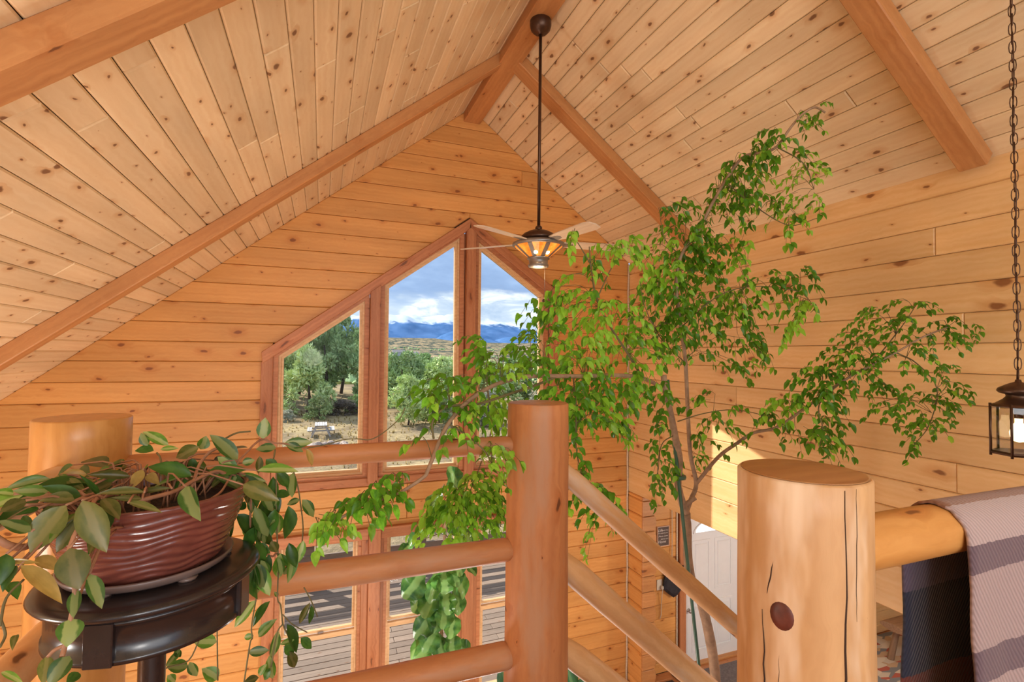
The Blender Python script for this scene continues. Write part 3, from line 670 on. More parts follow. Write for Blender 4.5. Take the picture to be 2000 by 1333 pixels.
# ------------------------------------------------------------------ entry: door, sign, ornament, outlet, bench, rug, mats
M_WHITE = plain('white door paint', (0.78, 0.79, 0.80), 0.4, var=0.02)
door = struct(ob('door_1', box_mesh(.94, .045, 2.06, .004), M_WHITE, None, T(5.13, GY + .045, -3.13)))
def dpanel(x0, x1, z0, z1):
    w, h = (x1 - x0), (z1 - z0)
    o = ob('panel', ring_mesh(rect(-w / 2, w / 2, -h / 2, h / 2), rect(-w / 2 + .03, w / 2 - .03, -h / 2 + .03, h / 2 - .03), 0, .009), M_WHITE, door, MX(((x0 + x1) / 2, GY + .0225, (z0 + z1) / 2), gX, gY_, gZ))
    ob('panel_field', prism_mesh(rect(-w / 2 + .05, w / 2 - .05, -h / 2 + .05, h / 2 - .05), .012, .01), M_WHITE, o, MX(((x0 + x1) / 2, GY + .0225, (z0 + z1) / 2), gX, gY_, gZ))
for x0, x1 in ((4.78, 5.09), (5.17, 5.48)):
    dpanel(x0, x1, -3.22, -2.52); dpanel(x0, x1, -4.02, -3.36)
fl = []
for k in range(13): a = pi * k / 12; fl.append((.30 * cos(a), .15 * sin(a)))
ob('lite', prism_mesh(fl, .012, .003), emit('glowing door glass', (0.9, 0.95, 1.0), 0.9), door, MX((5.13, GY + .0225, -2.41), gX, gY_, gZ))  # pane glows by emission, standing in for daylight behind the door
ob('lite_trim', ring_mesh([(p[0] * 1.1, p[1] * 1.14 - .012) for p in fl], fl, 0, .016), M_WHITE, door, MX((5.13, GY + .0225, -2.41), gX, gY_, gZ))
kn_ = ob('knob', lathe_mesh([(0, .06), (.02, .058), (.027, .045), (.02, .03), (.010, .025), (.010, .01), (.024, .008), (.024, 0)], 20), M_STEEL, door, MX((4.72, GY + .0225, -3.44), gX, gY_, gZ))
trim(rect(4.555, 4.655, FZ, -1.74), GY - .015, GY + .06, horizontal=False); trim(rect(5.605, 5.70, FZ, -1.74), GY - .015, GY + .06, horizontal=False); trim(rect(4.655, 5.605, -2.09, -1.99), GY - .015, GY + .06)
trim(rect(4.62, 5.64, FZ, FZ + .025), GY - .05, GY + .06, M_BEAM)
def text_mesh(s, size, shear=0.0):
    c = bpy.data.curves.new('t', 'FONT'); c.body = s; c.size = size; c.shear = shear; c.align_x = 'CENTER'; c.extrude = .0006
    o = bpy.data.objects.new('t', c); COL.objects.link(o); dg = bpy.context.evaluated_depsgraph_get()
    m = bpy.data.meshes.new_from_object(o.evaluated_get(dg)); bpy.data.objects.remove(o); bpy.data.curves.remove(c); return m
M_SIGN = plain('charcoal sign board', (0.13, 0.09, 0.075), 0.8, var=0.2); M_CHALK = plain('chalk white', (0.80, 0.74, 0.68), 0.9); M_PINKW = plain('sign frame', (0.72, 0.50, 0.36), 0.6)
sg = empty('wall_sign', (4.275, GY - .01, -2.505)); tag(sg, 'small dark sign with white lettering beside the stacked log ends', 'sign')
ob('board', box_mesh(.18, .012, .25, .002), M_SIGN, sg, T(4.275, GY - .006, -2.38))
ob('frame', ring_mesh(rect(-.096, .096, -.132, .132), rect(-.086, .086, -.122, .122), 0, .02), M_PINKW, sg, MX((4.275, GY, -2.38), gX, gY_, gZ))
for body, size, sh, dx, dz in (('Life', .052, .35, -.045, .062), ('TAKES YOU', .02, 0, .032, .066), ('TO UNEXPECTED', .0195, 0, .0, .032), ('Places, Love', .030, .35, 0, -.008), ('BRINGS YOU', .021, 0, .025, -.045), ('Home', .05, .35, -.02, -.088)):
    ob('lettering', text_mesh(body, size, sh), M_CHALK, sg, MX((4.275 + dx, GY - .0125, -2.38 + dz), gX, gY_, gZ))
M_IRON = plain('dark cast iron', (0.045, 0.047, 0.055), 0.5, 0.5, var=0.4, scale=12, bump=.4)
orn = empty('iron_ornament', (4.46, GY - .04, -3.2)); tag(orn, 'dark cast iron hanging ornament with scalloped top on a cord by the door', 'ornament')
ol = [(-.085, -.20), (-.01, -.255), (.05, -.235), (.12, -.17), (.19, -.05), (.245, .06), (.235, .105), (.19, .10), (.165, .135), (.12, .13), (.095, .185), (.05, .185), (.035, .215), (-.02, .255), (-.06, .24), (-.075, .18), (-.12, .10), (-.16, -.02), (-.165, -.13)]
cxo, czo = .02, 0; vs, fs = [], []; n = len(ol)
for f, y in ((1, 0), (1, -.02), (.86, -.038)):
    vs += [((p[0] - cxo) * f + cxo, y, (p[1] - czo) * f + czo) for p in ol]
vs += [(cxo, 0, 0), (cxo, -.042, 0)]
for i in range(2):
    for k in range(n): fs.append((i * n + k, i * n + (k + 1) % n, (i + 1) * n + (k + 1) % n, (i + 1) * n + k))
for k in range(n): fs.append((2 * n + k, 2 * n + (k + 1) % n, 3 * n + 1)); fs.append(((k + 1) % n, k, 3 * n))
ob('plate', mesh(vs, fs), M_IRON, orn, T(4.425, GY - .03, -2.935))
tubeobj('cord', [(4.405, GY - .03, -2.69), (4.41, GY - .025, -2.3), (4.41, GY - .02, -1.9)], .006, M_ROPE, orn, 6)
ol_ = empty('wall_outlet', (4.225, GY, -3.08)); tag(ol_, 'white electrical outlet plate with a cord plugged in', 'outlet')
M_IVORY = plain('ivory plastic', (0.75, 0.66, 0.52), 0.4)
ob('plate', box_mesh(.085, .012, .135, .003), M_IVORY, ol_, T(4.222, GY - .006, -3.01)); ob('plug', box_mesh(.035, .04, .04, .006), M_IVORY, ol_, T(4.245, GY - .03, -3.04))
tubeobj('cord', [(4.245, GY - .05, -3.04), (4.235, GY - .045, -3.12), (4.24, GY - .02, -3.3), (4.24, GY - .02, -3.40), (4.22, GY - .02, -3.45)], .005, M_IVORY, ol_, 6)
M_MAT = plain('grey ribbed mat', (0.15, 0.13, 0.135), 0.95, var=0.3, scale=40, bump=.5)
tag(ob('door_mat', box_mesh(1.5, 1.0, .018, .006), M_MAT, None, T(5.45, 4.86, FZ + .009)), 'grey carpet mat on the floor below the white door', 'mat')
tag(ob('boot_tray', box_mesh(.22, .34, .03, .01), M_IRON, None, T(4.49, 5.27, FZ + .015) @ Matrix.Rotation(.15, 4, 'Z')), 'black tray on the wooden floor beside the door frame', 'tray')
vent = empty('floor_register', (4.16, 5.26, FZ)); tag(vent, 'dark floor register grille near the stacked log ends', 'vent')
ob('frame', ring_mesh(rect(-.14, .14, -.07, .07), rect(-.12, .12, -.05, .05), 0, .008), M_IRON, vent, T(4.16, 5.26, FZ))
for i in range(8): ob('slat', box_mesh(.008, .10, .006), M_IRON, vent, T(4.055 + i * .03, 5.26, FZ + .004))
M_BENCH = wood('worn bench wood', (0.34, 0.21, 0.13), (0.20, 0.11, 0.06), rough=.5)
be = empty('log_bench', (7.9, 4.5, FZ)); tag(be, 'rustic wooden bench with splayed log legs on the patterned rug', 'bench')
ob('seat', log_mesh(1.6, .16, .16, 20, bump=.01), M_BENCH, be, MX((7.25, 4.5, -3.62), (1, 0, 0), (0, 1, 0), (0, 0, .30)))
for x, dx in ((7.50, -.05), (8.55, .05)):
    for dy in (-.10, .10): log('leg', (x + dx, 4.5 + dy * 1.5, FZ + .01), (x, 4.5 + dy * .7, -3.63), .042, .036, M_BENCH, be, segs=14)
log('stretcher', (7.49, 4.5, -3.93), (8.56, 4.5, -3.93), .022, .022, M_BENCH, be, segs=12)
def rug_mat():
    m, t, b = new_mat('kilim rug'); L = t.links.new
    tc = N(t, 'ShaderNodeTexCoord'); v = N(t, 'ShaderNodeTexVoronoi', ins={'Scale': 5.0}); mp = N(t, 'ShaderNodeMapping'); mp.inputs['Scale'].default_value = (1.2, 2.6, 1); L(tc.outputs['Object'], mp.inputs[0]); L(mp.outputs[0], v.inputs['Vector'])
    s = N(t, 'ShaderNodeSeparateColor'); L(v.outputs['Color'], s.inputs[0])
    r = ramp(t, [(0, (0.55, 0.50, 0.44)), (.38, (0.20, 0.22, 0.25)), (.55, (0.62, 0.56, 0.48)), (.72, (0.42, 0.11, 0.08)), (.9, (0.5, 0.36, 0.24))], 'CONSTANT'); L(s.outputs[0], r.inputs[0]); L(r.outputs[0], b.inputs['Base Color']); b.inputs['Roughness'].default_value = .95
    return m
tag(ob('patterned_rug', box_mesh(2.6, 2.0, .014, .005), rug_mat(), None, T(7.85, 4.12, FZ + .007)), 'patterned red and grey rug under the log bench', 'rug')

# ------------------------------------------------------------------ plant stand and pot
M_ESP = plain('espresso lacquer', (0.022, 0.015, 0.014), 0.22, 0.0, 0.6, var=0.3, scale=6)
TX, TY, TZ = -.352, 1.385, -.50
ps = empty('plant_stand', (TX, TY, LZ)); tag(ps, 'round black plant stand in the left foreground', 'plant stand')
PM = T(TX, TY, 0)
ob('top', lathe_mesh([(0, TZ), (.196, TZ), (.206, TZ - .002), (.215, TZ - .008), (.218, TZ - .014), (.213, TZ - .021), (.203, TZ - .026), (.196, TZ - .03), (0, TZ - .03)], 72), M_ESP, ps, PM)
ap = ob('apron', lathe_mesh([(.15, TZ - .03), (.194, TZ - .03), (.194, TZ - .038), (.189, TZ - .040), (.189, TZ - .102), (.193, TZ - .104), (.193, TZ - .114), (.15, TZ - .114)], 72), M_ESP, ps, PM)
for a in (258, 348, 78, 168):
    r = radians(a); d = V((cos(r), sin(r), 0)); s_ = V((-sin(r), cos(r), 0))
    ob('apron_block', box_mesh(.052, .016, .086, .002), M_ESP, ap, MX(V((TX, TY, TZ - .072)) + d * .190, s_, -d, (0, 0, 1)))
ob('column', lathe_mesh([(.05, TZ - .114), (.03, TZ - .13), (.027, TZ - .2), (.027, -1.28), (.04, -1.32), (.032, -1.34)], 28), M_ESP, ps, PM)
for a in (60, 180, 300):
    r = radians(a); d = V((cos(r), sin(r), 0)); pts = [V((TX, TY, -1.32)) + d * .02, V((TX, TY, -1.33)) + d * .09, V((TX, TY, -1.40)) + d * .17, V((TX, TY, LZ + .014)) + d * .22]
    tubeobj('leg', smooth_path(pts, 5), .014, M_ESP, ps, 10)
PX, PY = -.362, 1.392
pot = empty('plant_pot', (PX, PY, TZ)); tag(pot, 'ribbed reddish-brown ceramic pot with saucer on the black plant stand', 'pot')
M_GLAZE = plain('red-brown glaze', (0.17, 0.05, 0.036), 0.16, 0.0, 0.7, var=0.25, scale=12)
M_SAUCER = plain('brown saucer', (0.15, 0.10, 0.085), 0.3, var=0.2)
M_SOIL = plain('potting soil', (0.035, 0.017, 0.010), 0.95, var=0.7, scale=90, bump=.8)
vs, fs = [], []; rings = 72; sg_ = 120
prof = []
for i in range(rings + 1):
    t = i / rings; prof.append((.140 + .060 * t ** .8, TZ + .016 + t * .158, t))
for r, z, t in prof:
    for k in range(sg_):
        a = 2 * pi * k / sg_
        w = sin(t * 62 + 2.4 * mnoise.noise(V((cos(a) * 2.2, sin(a) * 2.2, t * 3))) * 2 + 5 * mnoise.noise(V((cos(a) * .9, sin(a) * .9, 4.0))))
        env = min(1, t * 12) * min(1, (1 - t) * 14)
        q = r + .0016 * w * env; vs.append((q * cos(a), q * sin(a), z))
inner = [(.198, TZ + .178), (.192, TZ + .179), (.187, TZ + .173), (.178, TZ + .12)]
for r, z in inner:
    for k in range(sg_): a = 2 * pi * k / sg_; vs.append((r * cos(a), r * sin(a), z))
nr_ = rings + 1 + len(inner)
for i in range(nr_ - 1):
    for k in range(sg_): k2 = (k + 1) % sg_; fs.append((i * sg_ + k, i * sg_ + k2, (i + 1) * sg_ + k2, (i + 1) * sg_ + k))
fs.append(tuple(range(sg_))[::-1])
ob('body', mesh(vs, fs, True), M_GLAZE, pot, T(PX, PY, 0))
ob('saucer', lathe_mesh([(0, TZ + .004), (.150, TZ + .004), (.160, TZ + .010), (.168, TZ + .024), (.165, TZ + .027), (.155, TZ + .016), (0, TZ + .015)], 64), M_SAUCER, pot, T(PX, PY, 0))
for k in range(6): ob('foot', lathe_mesh([(0, TZ), (.018, TZ), (.021, TZ + .006), (0, TZ + .008)], 14), M_SAUCER, pot, T(PX + .145 * cos(k * 1.047 + .2), PY + .145 * sin(k * 1.047 + .2), 0))
vs, fs = [], []; nr2, ns2 = 26, 72; rs = random.Random(2)
for i in range(nr2 + 1):
    r = .184 * i / nr2
    for k in range(ns2):
        a = 2 * pi * k / ns2; x, y = r * cos(a), r * sin(a)
        vs.append((x, y, TZ + .150 + .012 * mnoise.noise(V((x * 14, y * 14, 1))) + .006 * mnoise.noise(V((x * 70, y * 70, 3))) - (.01 if i == nr2 else 0)))
for i in range(nr2):
    for k in range(ns2): k2 = (k + 1) % ns2; fs.append((i * ns2 + k, i * ns2 + k2, (i + 1) * ns2 + k2, (i + 1) * ns2 + k))
so = ob('soil', mesh(vs, fs, True), M_SOIL, pot, T(PX, PY, 0)); so['kind'] = 'stuff'

# ------------------------------------------------------------------ striped blanket over the right-hand rail
def blanket_mat():
    m, t, b = new_mat('striped wool blanket'); L = t.links.new
    uv = N(t, 'ShaderNodeUVMap'); sp = N(t, 'ShaderNodeSeparateXYZ'); L(uv.outputs[0], sp.inputs[0])
    nz = N(t, 'ShaderNodeTexNoise', ins={'Scale': 60.0, 'Detail': 2}); L(uv.outputs[0], nz.inputs['Vector'])
    ad = N(t, 'ShaderNodeMath', operation='MULTIPLY_ADD', ins={1: .006}); L(nz.outputs['Fac'], ad.inputs[0]); L(sp.outputs[1], ad.inputs[2])
    mauve, light, pink, brown, navy, purple, red = (0.15, 0.10, 0.115), (0.37, 0.265, 0.25), (0.43, 0.32, 0.30), (0.27, 0.13, 0.075), (0.035, 0.038, 0.06), (0.11, 0.085, 0.12), (0.16, 0.045, 0.035)
    T_ = 1.63; S_ = [(0, light), (.12, mauve), (.20, light), (.31, light), (.413, mauve), (.48, light), (.622, mauve), (.683, pink), (.762, brown), (.90, purple), (1.03, navy), (1.215, red), (1.30, navy), (1.45, purple)]
    r = ramp(t, [((s + .003) / T_, c) for s, c in S_], 'CONSTANT'); L(ad.outputs[0], r.inputs[0])
    wv = N(t, 'ShaderNodeTexWave', wave_type='BANDS', bands_direction='DIAGONAL', ins={'Scale': 62.0, 'Distortion': 1.2}); L(uv.outputs[0], wv.inputs['Vector'])
    mr = N(t, 'ShaderNodeMapRange', ins={'To Min': .82, 'To Max': 1.12}); L(wv.outputs['Fac'], mr.inputs[0])
    sc = N(t, 'ShaderNodeVectorMath', operation='SCALE'); L(r.outputs[0], sc.inputs[0]); L(mr.outputs[0], sc.inputs['Scale']); L(sc.outputs[0], b.inputs['Base Color'])
    b.inputs['Roughness'].default_value = .95; b.inputs['Specular IOR Level'].default_value = .1; b.inputs['Sheen Weight'].default_value = .3
    bp = N(t, 'ShaderNodeBump', ins={'Strength': .5, 'Distance': .002}); L(wv.outputs['Fac'], bp.inputs['Height']); L(bp.outputs[0], b.inputs['Normal']); return m
def blanket():
    path = []                                           # (y, z, s)
    ry, rz, R = .66, -.354, .058
    for i in range(15): path.append((ry - R - .004, -1.05 + .696 * i / 14, .696 * i / 14))
    for i in range(1, 12): a = pi - pi * i / 12; path.append((ry + R * cos(a), rz + R * sin(a), .696 + .182 * i / 12))
    for i in range(17): path.append((ry + R + .004, rz - .75 * i / 16, .878 + .75 * i / 16))
    xs = [1.20 + 1.5 * i / 60 for i in range(61)]; vs, fs, uv = [], [], []
    for sd in (0, 1):
        for j, (y, z, s) in enumerate(path):
            hang = max(0, rz - z); fr = -1 if s < .787 else 1
            for i, x in enumerate(xs):
                w = hang * (.028 * sin(x * 9 + s * 2) + .015 * sin(x * 23 + 1))
                off = (.006 if sd else 0); nx = 0; ny = -fr if True else 0
                if .69 < s < .885: yy = ry + (y - ry) * (1 - (.10 if sd else 0)); zz = rz + (z - rz) * (1 - (.10 if sd else 0))
                else: yy = y + fr * abs(w) * .8 - fr * off; zz = z
                xe = x + (.03 * hang * hang if s < .787 else -.01 * hang) + (.003 * sin(s * 160) if i == 0 else 0)
                zz += .012 * sin((x - 1.2) * 5.0) * (1 if .6 < s < .95 else .4) * (0.35 if .69 < s < .885 else 1) if s < .69 else 0
                vs.append((xe, yy, zz)); uv.append((x, s / 1.63))
    nx, ny = len(xs), len(path); o1 = nx * ny
    def q(sd, j, i): return sd * o1 + j * nx + i
    for j in range(ny - 1):
        for i in range(nx - 1):
            fs.append((q(0, j, i), q(0, j, i + 1), q(0, j + 1, i + 1), q(0, j + 1, i))); fs.append((q(1, j, i), q(1, j + 1, i), q(1, j + 1, i + 1), q(1, j, i + 1)))
        for i in (0, nx - 1):
            f = (q(0, j, i), q(0, j + 1, i), q(1, j + 1, i), q(1, j, i)); fs.append(f if i == 0 else f[::-1])
    for i in range(nx - 1):
        for j in (0, ny - 1):
            f = (q(0, j, i), q(1, j, i), q(1, j, i + 1), q(0, j, i + 1)); fs.append(f if j == 0 else f[::-1])
    m = mesh(vs, fs, True); ul = m.uv_layers.new(name='UVMap')
    for lp in m.loops: ul.data[lp.index].uv = uv[lp.vertex_index]
    return m
bl = ob('striped_blanket', blanket(), blanket_mat()); tag(bl, 'striped mauve and brown wool blanket draped over the right-hand log rail', 'blanket')
HOYA_LEAVES = [
(-0.421,1.12,-0.277,-0.46,1.09,-0.346,0.051,2), (-0.391,1.1,-0.266,-0.345,1.07,-0.352,0.046,2), (-0.402,1.13,-0.303,-0.427,1.1,-0.353,0.03,2), (-0.403,1.14,-0.283,-0.382,1.11,-0.347,0.026,2),
(-0.386,1.17,-0.282,-0.347,1.14,-0.313,0.029,2), (-0.428,1.2,-0.287,-0.474,1.17,-0.25,0.026,0), (-0.427,1.17,-0.282,-0.463,1.14,-0.265,0.027,2), (-0.478,1.2,-0.268,-0.517,1.17,-0.256,0.022,4),
(-0.516,1.3,-0.266,-0.576,1.27,-0.268,0.022,4), (-0.473,1.35,-0.271,-0.522,1.32,-0.269,0.027,3), (-0.38,1.3,-0.271,-0.443,1.27,-0.253,0.02,2), (-0.327,1.2,-0.283,-0.394,1.17,-0.269,0.019,2),
(-0.402,1.2,-0.283,-0.415,1.17,-0.238,0.011,0), (-0.358,1.3,-0.258,-0.369,1.27,-0.289,0.023,3), (-0.349,1.3,-0.269,-0.323,1.27,-0.281,0.021,3), (-0.33,1.2,-0.296,-0.37,1.17,-0.282,0.013,2),
(-0.338,1.15,-0.289,-0.277,1.12,-0.302,0.015,2), (-0.46,1.1,-0.312,-0.489,1.07,-0.282,0.021,1), (-0.469,1.1,-0.259,-0.489,1.07,-0.266,0.025,2), (-0.472,1.15,-0.286,-0.487,1.12,-0.286,0.01,0),
(-0.53,1.2,-0.27,-0.544,1.17,-0.254,0.016,4), (-0.494,1.15,-0.298,-0.466,1.12,-0.316,0.014,0), (-0.376,1.12,-0.342,-0.375,1.09,-0.357,0.014,2), (-0.489,1.3,-0.267,-0.448,1.27,-0.288,0.018,2),
(-0.509,1.32,-0.262,-0.486,1.29,-0.272,0.014,4), (-0.388,1.05,-0.332,-0.364,1.02,-0.391,0.047,2), (-0.456,1.06,-0.355,-0.386,1.03,-0.41,0.027,3), (-0.36,1.05,-0.379,-0.331,1.02,-0.426,0.024,1),
(-0.377,1.05,-0.402,-0.37,1.02,-0.435,0.02,1), (-0.375,1.03,-0.441,-0.368,1.0,-0.468,0.036,1), (-0.372,1.02,-0.496,-0.387,0.99,-0.521,0.03,1), (-0.405,1.03,-0.495,-0.396,1.0,-0.523,0.021,2),
(-0.48,1.08,-0.352,-0.431,1.05,-0.35,0.009,3), (-0.449,1.09,-0.355,-0.403,1.06,-0.368,0.022,3), (-0.469,1.08,-0.361,-0.476,1.05,-0.387,0.02,0), (-0.491,1.1,-0.397,-0.461,1.07,-0.405,0.022,0),
(-0.367,1.04,-0.535,-0.37,1.01,-0.535,0.018,0), (-0.448,1.0,-0.494,-0.409,0.97,-0.5,0.01,4), (-0.479,1.07,-0.337,-0.474,1.04,-0.377,0.027,0), (-0.475,1.1,-0.485,-0.467,1.07,-0.49,0.011,2),
(-0.275,1.35,-0.291,-0.363,1.35,-0.254,0.036,0), (-0.196,1.45,-0.278,-0.258,1.45,-0.207,0.04,1), (-0.197,1.44,-0.307,-0.239,1.44,-0.263,0.034,1), (-0.379,1.58,-0.253,-0.439,1.58,-0.21,0.028,4),
(-0.426,1.58,-0.251,-0.443,1.58,-0.217,0.025,1), (-0.412,1.58,-0.265,-0.455,1.58,-0.257,0.03,0), (-0.398,1.58,-0.263,-0.356,1.58,-0.26,0.017,4), (-0.299,1.55,-0.263,-0.285,1.55,-0.229,0.032,4),
(-0.154,1.6,-0.25,-0.149,1.6,-0.189,0.039,1), (-0.118,1.6,-0.277,-0.172,1.6,-0.277,0.03,1), (-0.102,1.65,-0.276,-0.021,1.65,-0.274,0.034,1), (-0.096,1.64,-0.276,-0.044,1.64,-0.298,0.028,1),
(-0.038,1.65,-0.293,-0.018,1.65,-0.348,0.022,3), (-0.073,1.62,-0.357,-0.077,1.62,-0.433,0.034,1), (-0.114,1.6,-0.349,-0.08,1.6,-0.394,0.033,0), (-0.079,1.6,-0.418,-0.126,1.6,-0.408,0.03,0),
(-0.047,1.65,-0.447,-0.01,1.65,-0.504,0.035,1), (-0.053,1.65,-0.446,-0.09,1.65,-0.458,0.022,1), (-0.178,1.45,-0.316,-0.138,1.45,-0.405,0.037,0), (-0.192,1.46,-0.315,-0.128,1.46,-0.341,0.019,4),
(-0.146,1.55,-0.387,-0.118,1.55,-0.447,0.035,1), (-0.169,1.5,-0.358,-0.183,1.5,-0.409,0.019,2), (-0.176,1.52,-0.394,-0.167,1.52,-0.439,0.02,1), (-0.208,1.53,-0.438,-0.156,1.53,-0.511,0.042,0),
(-0.109,1.6,-0.466,-0.11,1.6,-0.534,0.033,4), (-0.157,1.54,-0.432,-0.148,1.54,-0.49,0.017,4), (-0.141,1.57,-0.462,-0.129,1.57,-0.519,0.029,0), (-0.213,1.53,-0.448,-0.233,1.53,-0.512,0.034,0),
(-0.109,1.57,-0.475,-0.158,1.57,-0.51,0.018,1), (-0.292,1.5,-0.247,-0.348,1.5,-0.273,0.035,2), (-0.299,1.45,-0.266,-0.292,1.45,-0.302,0.021,0), (-0.197,1.43,-0.313,-0.206,1.43,-0.338,0.016,1),
(-0.292,1.35,-0.29,-0.354,1.35,-0.306,0.014,4), (-0.29,1.38,-0.304,-0.325,1.38,-0.323,0.017,0), (-0.221,1.42,-0.311,-0.254,1.42,-0.337,0.016,2), (-0.371,1.35,-0.265,-0.387,1.35,-0.305,0.019,3),
(-0.292,1.25,-0.291,-0.369,1.25,-0.295,0.013,2), (-0.151,1.5,-0.28,-0.152,1.5,-0.329,0.02,2), (-0.14,1.55,-0.299,-0.11,1.55,-0.338,0.032,0), (-0.19,1.48,-0.292,-0.161,1.48,-0.286,0.022,1),
(-0.162,1.56,-0.535,-0.122,1.56,-0.565,0.026,0), (-0.124,1.58,-0.538,-0.107,1.58,-0.575,0.027,2), (-0.196,1.56,-0.493,-0.17,1.56,-0.514,0.023,4), (-0.185,1.52,-0.404,-0.202,1.52,-0.427,0.025,0),
(-0.148,1.54,-0.356,-0.145,1.54,-0.39,0.026,2), (-0.164,1.62,-0.716,-0.221,1.62,-0.786,0.033,4), (-0.126,1.62,-0.725,-0.176,1.62,-0.791,0.031,0), (-0.154,1.62,-0.823,-0.114,1.62,-0.778,0.03,4),
(-0.18,1.62,-0.861,-0.125,1.62,-0.866,0.027,1), (-0.104,1.62,-0.813,-0.119,1.62,-0.898,0.028,1), (-0.081,1.64,-0.809,-0.047,1.64,-0.902,0.034,0), (-0.059,1.64,-0.86,-0.099,1.64,-0.864,0.019,4),
(-0.042,1.64,-0.857,-0.009,1.64,-0.896,0.028,0), (-0.085,1.65,-0.872,-0.059,1.65,-0.912,0.031,0), (-0.076,1.65,-0.896,-0.052,1.65,-0.953,0.031,2), (-0.125,1.62,-0.881,-0.115,1.62,-0.961,0.03,4),
(-0.149,1.6,-0.927,-0.189,1.6,-0.933,0.024,2), (-0.149,1.6,-0.921,-0.131,1.6,-0.893,0.021,4), (-0.12,1.6,-0.907,-0.136,1.6,-0.939,0.024,0), (-0.125,1.58,-0.586,-0.156,1.58,-0.661,0.027,1),
(-0.136,1.58,-0.582,-0.138,1.58,-0.634,0.024,1), (-0.111,1.6,-0.582,-0.062,1.6,-0.635,0.021,0), (-0.071,1.6,-0.619,-0.093,1.6,-0.649,0.018,1), (-0.141,1.56,-0.539,-0.147,1.56,-0.584,0.026,1),
(-0.018,1.68,-0.774,-0.053,1.68,-0.841,0.02,2), (-0.015,1.68,-0.784,-0.017,1.68,-0.844,0.02,0), (-0.046,1.68,-0.616,-0.048,1.68,-0.638,0.016,2), (-0.164,1.57,-0.606,-0.174,1.57,-0.659,0.023,2),
(-0.272,1.7,-0.857,-0.333,1.7,-0.842,0.04,4), (-0.339,1.68,-0.904,-0.392,1.68,-0.89,0.036,4), (-0.336,1.68,-0.89,-0.317,1.68,-0.938,0.027,1), (-0.358,1.67,-0.842,-0.392,1.67,-0.89,0.021,4),
(-0.393,1.66,-0.847,-0.407,1.66,-0.887,0.023,4), (-0.267,1.7,-0.967,-0.305,1.7,-0.926,0.04,4), (-0.387,1.67,-0.911,-0.366,1.67,-0.936,0.024,4), (-0.191,1.62,-0.818,-0.167,1.62,-0.816,0.018,4),
(-0.371,1.67,-0.842,-0.355,1.67,-0.869,0.018,0), (-0.107,1.62,-0.716,-0.114,1.62,-0.7,0.012,4)]
